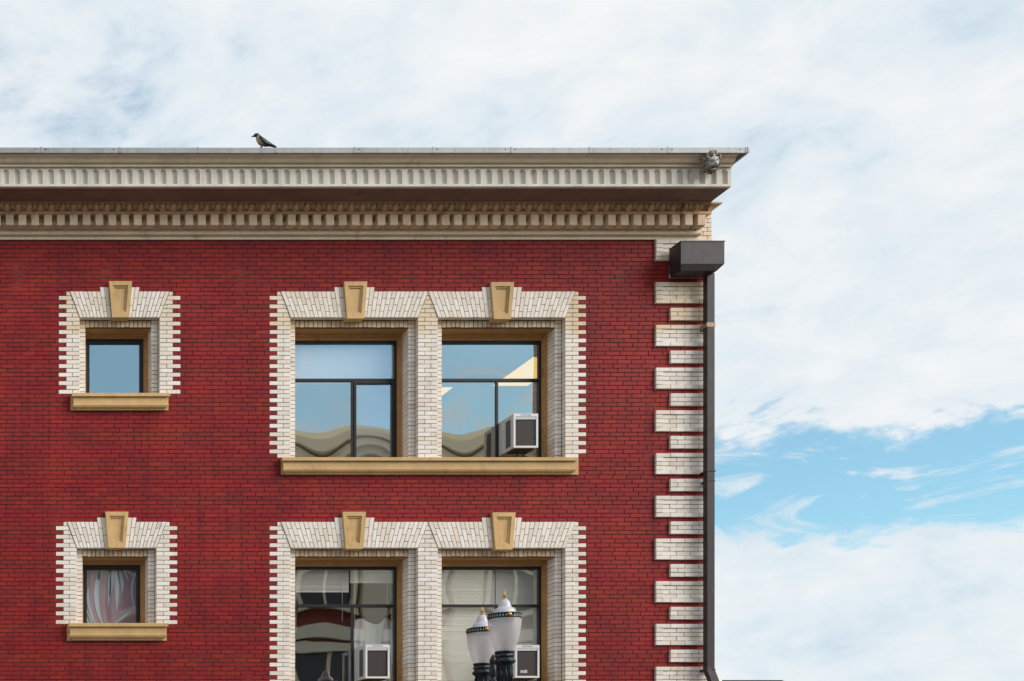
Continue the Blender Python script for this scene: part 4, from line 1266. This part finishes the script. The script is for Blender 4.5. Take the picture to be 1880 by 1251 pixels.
# ------------------------------------------------------------------ crow on the flashing
def crow_bird():
    bx, by = TXp(479.0, .96), -0.965
    zt = FL1 + .003
    sc = 1 / (S125 / k(.96))
    # spine from beak root to tail tip: (dx px, height px above the flashing, half height px, half width px)
    rings = [(-12.6, 22.6, 2.2, 2.0), (-10.6, 23.6, 3.4, 2.9), (-8.2, 24.0, 3.9, 3.4), (-6.2, 22.6, 4.1, 3.7), (-4.8, 20.0, 4.9, 4.6), (-3.0, 17.0, 6.2, 5.6), (-0.4, 13.6, 7.2, 6.6), (3.0, 11.2, 7.2, 6.8), (7.0, 9.6, 6.0, 6.0),
             (11.5, 8.2, 4.4, 4.8), (16.0, 6.6, 3.0, 4.0), (21.0, 4.6, 1.9, 3.4), (25.5, 2.9, 1.3, 3.2), (28.0, 2.2, 0.8, 2.6)]
    C_ = tag(empty('crow', (bx, by, zt)), 'dark crow with sunlight painted on its breast perched on the roof edge flashing', 'bird')
    m = MB(); N = 14
    for j, (x, z, h, wd) in enumerate(rings):
        a = rings[max(0, j - 1)]; b = rings[min(len(rings) - 1, j + 1)]
        t = Vector((b[0] - a[0], 0, b[1] - a[1])).normalized(); u = Vector((-t.z, 0, t.x))
        for i in range(N):
            an = 2 * math.pi * i / N
            c = Vector((x, 0, z)) + u * (h * math.sin(an)) + Vector((0, wd * math.cos(an), 0))
            m.v.append(tuple(c * sc))
    for j in range(len(rings) - 1):
        for i in range(N):
            an = 2 * math.pi * (i + .5) / N
            m.m = 1 if (3 <= j <= 7 and math.sin(an) < (0.10 - 0.16 * max(0, j - 4))) else 0  # breast faces take the painted sunlit colour
            m.face((j * N + i, j * N + (i + 1) % N, (j + 1) * N + (i + 1) % N, (j + 1) * N + i))
    m.m = 0
    m.face(range(N)); m.face(reversed(range((len(rings) - 1) * N, len(rings) * N)))
    body = m.build('body', ['crow_black', 'crow_breast_sunlit'], C_, True)
    m = MB(); m.tube([(-12.2 * sc, 0, 22.4 * sc), (-15.0 * sc, 0, 21.9 * sc), (-18.2 * sc, 0, 20.4 * sc)], [1.9 * sc, 1.35 * sc, .25 * sc], 8); m.build('beak', 'crow_black', C_, True)
    for sg in (-1, 1):
        m = MB(); M_ = 10                          # folded wing
        out = [(-5.5, 17.5), (-4.2, 20.2), (-1.5, 20.0), (4, 16.2), (11, 12.0), (18, 8.2), (23.5, 5.0), (17, 4.8), (10, 4.6), (4, 5.6), (-1, 9.0), (-4, 13.0)]
        ctr = (4.5, 11.5)
        for fr, oy in ((1.0, 4.9), (.86, 6.4), (.5, 7.5)):
            for x, z in out:
                t_ = 1 - .5 * max(0, (x - 6) / 18)
                m.v.append(((ctr[0] + (x - ctr[0]) * fr) * sc, sg * oy * t_ * sc, (ctr[1] + (z - ctr[1]) * fr) * sc))
        n = len(out)
        for r_ in (0, 1):
            for i in range(n): m.face((r_ * n + i, r_ * n + (i + 1) % n, (r_ + 1) * n + (i + 1) % n, (r_ + 1) * n + i))
        m.face(range(2 * n, 3 * n)); m.face(reversed(range(0, n)))
        m.build('wing', 'crow_black', C_, True)
        m = MB(); m.tube([(1.6 * sc, sg * 2.4 * sc, 7 * sc), (1.2 * sc, sg * 2.4 * sc, 2.6 * sc), (0.4 * sc, sg * 2.4 * sc, .4 * sc)], [1.9 * sc, .9 * sc, .6 * sc], 7)
        for tx, ty in ((-3.2, .8), (-3.0, -.9), (2.0, 0)): m.tube([(0.4 * sc, sg * 2.4 * sc, .4 * sc), (tx * sc, (sg * 2.4 + ty) * sc, .3 * sc)], [.5 * sc, .25 * sc], 5)
        m.build('leg', 'crow_black', C_, True)
        m = MB(); m.lathe([(.05 * sc, -.5 * sc), (.6 * sc, 0), (.05 * sc, .5 * sc)], (-10.2 * sc, sg * 2.9 * sc, 24.3 * sc), 8); m.build('eye', 'black_frame', C_)
crow_bird()

# ------------------------------------------------------------------ twin-globe street lamp
LPX, LPY = 5.80, -3.12
L = tag(empty('street_lamp', (LPX, LPY, 0.0)), 'black iron street lamp with two frosted acorn globes and gold finials', 'street lamp')
def globe(dx, dy):
    c = (dx, dy, 0.0)
    m = MB(); m.lathe([(0.098, 3.868), (0.112, 3.905), (0.134, 3.96), (0.154, 4.03), (0.169, 4.10), (0.179, 4.17), (0.184, 4.23), (0.185, 4.262)], c, 36, False)
    gl = m.build('globe', 'lamp_glass', L, True)
    m = MB(); m.lathe([(0.1800, 4.258), (0.1890, 4.262), (0.1908, 4.27), (0.1872, 4.276), (0.1872, 4.306), (0.1917, 4.312), (0.1908, 4.322), (0.1755, 4.326)], c, 40, False)
    bd = m.build('band', 'lamp_iron', L, True)
    for q in range(36):
        an = 2 * math.pi * q / 36
        r_ = MB(); r_.box(-.003, .003, -.003, .003, -.013, .013)
        if q % 9: inst('band_rib', RIB, bd, (dx + 0.1876 * math.cos(an), dy + 0.1876 * math.sin(an), 4.291), (0, 0, an))
    for q in range(4):
        an = R(-98 + 90 * q)
        m = MB(); m.lathe([(.026, 0), (.025, .006), (.014, .012), (.011, .012), (.006, .018), (.001, .019)], (0, 0, 0), 12)
        inst('rosette', m.mesh('rosette', 'gold', True), bd, (dx + 0.1881 * math.cos(an), dy + 0.1881 * math.sin(an), 4.291), (R(90), 0, an + R(90)))
    m = MB(); m.lathe([(0.1764, 4.322), (0.1260, 4.330), (0.1242, 4.345), (0.1188, 4.366), (0.1008, 4.390), (0.0756, 4.402), (0.0738, 4.408), (0.0702, 4.43), (0.0594, 4.462), (0.0432, 4.488), (0.0270, 4.500)], c, 32, True)
    m.build('cap', 'lamp_cap', L, True)
    m = MB(); m.lathe([(0.0324, 4.496), (0.0306, 4.506), (0.0162, 4.514), (0.0081, 4.522), (0.0108, 4.532), (0.0225, 4.540), (0.0225, 4.546), (0.0117, 4.552), (0.0090, 4.566), (0.0054, 4.592), (0.0009, 4.606)], c, 16, True)
    m.build('finial', 'gold', L, True)
    m = MB(); m.lathe([(0.0450, 3.0), (0.0450, 3.30), (0.0612, 3.34), (0.0702, 3.42), (0.0684, 3.50), (0.0774, 3.60), (0.0846, 3.70), (0.0882, 3.715), (0.1206, 3.745), (0.1224, 3.762), (0.1008, 3.775), (0.0954, 3.80), (0.1062, 3.808), (0.1080, 3.828), (0.0990, 3.835), (0.0990, 3.85), (0.1098, 3.856), (0.1116, 3.872), (0.1044, 3.876)], c, 28, True)
    co = m.build('collar', 'lamp_iron', L, True)
    for q in range(6):
        an = 2 * math.pi * q / 6 + .4
        m = MB(); m.lathe([(.008, 0), (.007, .004), (.001, .006)], (0, 0, 0), 8)
        inst('screw', m.mesh('screw', 'flashing_metal', True), co, (dx + 0.1089 * math.cos(an), dy + 0.1089 * math.sin(an), 3.818), (R(90), 0, an + R(90)))
    m = MB()
    for q in range(10):                             # cast leaves on the flared neck
        an = 2 * math.pi * q / 10
        m.tube([(dx + 0.0675 * math.cos(an), dy + 0.0675 * math.sin(an), 3.46), (dx + 0.0810 * math.cos(an + .14), dy + 0.0810 * math.sin(an + .14), 3.58), (dx + 0.0882 * math.cos(an), dy + 0.0882 * math.sin(an), 3.69)], [.006, .014, .005], 6)
    m.build('leaf_relief', 'lamp_iron', co, True)
    m = MB(); m.tube([(dx, dy, 3.9), (dx, dy, 4.15)], [.012, .012], 8); m.build('lamp_rod', 'sticker_white', L, True)
    m = MB(); m.tube([(0, 0, 2.70), (dx * .35, dy * .35, 2.72), (dx * .75, dy * .75, 2.80), (dx, dy, 2.92), (dx, dy, 3.02)], [.05, .045, .045, .05, .055], 12); m.build('arm', 'lamp_iron', L, True)
_r = MB(); _r.box(-.003, .003, -.003, .003, -.013, .013); RIB = _r.mesh('band_rib', 'lamp_cap')
globe(-0.13, -0.58); globe(0.13, 0.58)
m = MB()
m.lathe([(0.26, 0.001), (0.26, 0.12), (0.22, 0.16), (0.20, 0.55), (0.15, 0.66), (0.11, 0.72), (0.085, 1.2), (0.07, 2.5), (0.09, 2.56), (0.09, 2.78), (0.07, 2.84), (0.05, 3.0), (0.045, 3.48)], (0, 0, 0), 28, True)
m.build('pole', 'lamp_iron', L, True)
m = MB(); m.lathe([(0.044, 3.48), (0.050, 3.55), (0.060, 3.575), (0.050, 3.59), (0.030, 3.61), (0.036, 3.64), (0.044, 3.70), (0.038, 3.76), (0.026, 3.79), (0.030, 3.80), (0.042, 3.83), (0.036, 3.86), (0.012, 3.905), (0.002, 3.92)], (0, 0, 0), 20, True)
m.build('centre_finial', 'lamp_iron', L, True)

# ------------------------------------------------------------------ the building across the street (seen in the glass)
OY = -24.2
OB = tag(empty('building_across', (16, OY, 0)), 'cream stone and red brick building across the street, mirrored in the windows', 'building')
def ob(m, name, mat, parent=None, smooth=False):
    m.v = [(x - 16, y - OY, z) for x, y, z in m.v]
    return m.build(name, mat, parent or OB, smooth)
OX0, OX1, OT = 2.0, 33.0, 15.0
m = MB(); m.box(OX0, OX1, OY - 10, OY - 0.25, 0, OT - 1.2); ob(m, 'wall', 'far_brick')
m = MB(); m.box(OX0 - .3, OX1 + .3, OY - 10, OY + 0.1, OT - 1.15, OT - 0.9); m.box(OX0 - .3, OX1 + .3, OY - .3, OY + .55, OT - .85, OT - .55); m.box(OX0 - .3, OX1 + .3, OY - .3, OY + .75, OT - .5, OT - .25); m.box(OX0 - .3, OX1 + .3, OY - 10, OY + .1, OT - .9, OT - .02)
m.box(OX0 - .3, OX1 + .3, OY - .3, OY + .35, OT - .25, OT); ob(m, 'cornice', 'cream_stone')
xs = [OX0 + .5 + 3.1 * i for i in range(10)]
for x in xs:
    m = MB(); m.box(x - .45, x + .45, OY - .3, OY + .12, 0, OT - 1.62); m.box(x - .6, x + .6, OY - .3, OY + .25, OT - 2.3, OT - 1.7); m.box(x - .5, x + .5, OY - .3, OY + .2, 4.4, 4.9)
    ob(m, 'pilaster', 'cream_stone')
for x, x2 in zip(xs, xs[1:]):
    c = (x + x2) / 2
    for z0 in (5.4, 9.0):
        m = MB(); ring(m, c - .95, c + .95, z0, z0 + 2.6, .14, .3, .2, OY - .26, OY + .02); W_ = ob(m, 'window', 'cream_stone')
        m = MB(); m.box(c - .81, c + .81, OY - .249, OY - .2, z0 + .2, z0 + 2.3); ob(m, 'pane', 'far_glass', W_)
        m = MB(); m.box(c - .04, c + .04, OY - .2, OY - .14, z0 + .2, z0 + 2.3); m.box(c - .81, c + .81, OY - .2, OY - .15, z0 + 1.2, z0 + 1.28); ob(m, 'mullion', 'cream_stone', W_)
    m = MB()                                        # arch panel under the cornice
    N = 12; rad = 1.0
    pts = [(c + rad * math.cos(math.pi * i / N), 12.2 + rad * .8 * math.sin(math.pi * i / N)) for i in range(N + 1)]
    for (xa, za), (xb, zb_) in zip(pts, pts[1:]): m.box(min(xa, xb) - .05, max(xa, xb) + .05, OY - .26, OY + .1, min(za, zb_) - .08, max(za, zb_) + .14)
    ob(m, 'arch', 'cream_stone')
    m = MB(); m.box(x + .45, x2 - .45, OY - .26, OY + .0, 8.1, 8.5); ob(m, 'spandrel', 'cream_stone')

# ------------------------------------------------------------------ roof edge far down the street
FX0, FX1, FY, FZ = -2 + 1576 / 25.0, -2 + 1705 / 25.0, 80.0, 1.7 + 281.2 / 25.0
FB = tag(empty('far_building', ((FX0 + FX1) / 2, FY, 0)), 'dark flat roof edge of a far building at the bottom of the picture', 'building')
c = (FX0 + FX1) / 2
def fb(m, name, mat, par=None):
    m.v = [(x - c, y - FY, z) for x, y, z in m.v]; return m.build(name, mat, par or FB)
m = MB(); m.box(FX0 + .35, FX1 - .9, FY + .6, FY + 9, -0.1, FZ - .3); fb(m, 'wall', 'cream_stone')
m = MB()
m.v += [(FX0, FY, FZ - .3), (FX1, FY, FZ - .3), (FX1, FY + 9.5, FZ - .3), (FX0, FY + 9.5, FZ - .3), (FX0, FY, FZ), (FX1 - .8, FY, FZ), (FX1 - .8, FY + 9.5, FZ), (FX0, FY + 9.5, FZ)]
for q in ((0, 1, 5, 4), (1, 2, 6, 5), (2, 3, 7, 6), (3, 0, 4, 7), (4, 5, 6, 7), (3, 2, 1, 0)): m.face(q)
fb(m, 'roof', 'roof_dark')
m = MB(); m.box(FX0 - .25, FX0 - .02, FY, FY + .4, FZ - .5, FZ - .01); fb(m, 'gutter_end', 'cream_stone')
for zz in (3.0, 6.2, 9.4):
    for xo in (-1.2, .6):
        m = MB(); m.box(c + xo - .5, c + xo + .5, FY + .52, FY + .59, zz, zz + 1.6); W_ = fb(m, 'window', 'sticker_white')
        m = MB(); m.box(c + xo - .42, c + xo + .42, FY + .49, FY + .518, zz + .08, zz + 1.52); fb(m, 'pane', 'far_glass', W_)
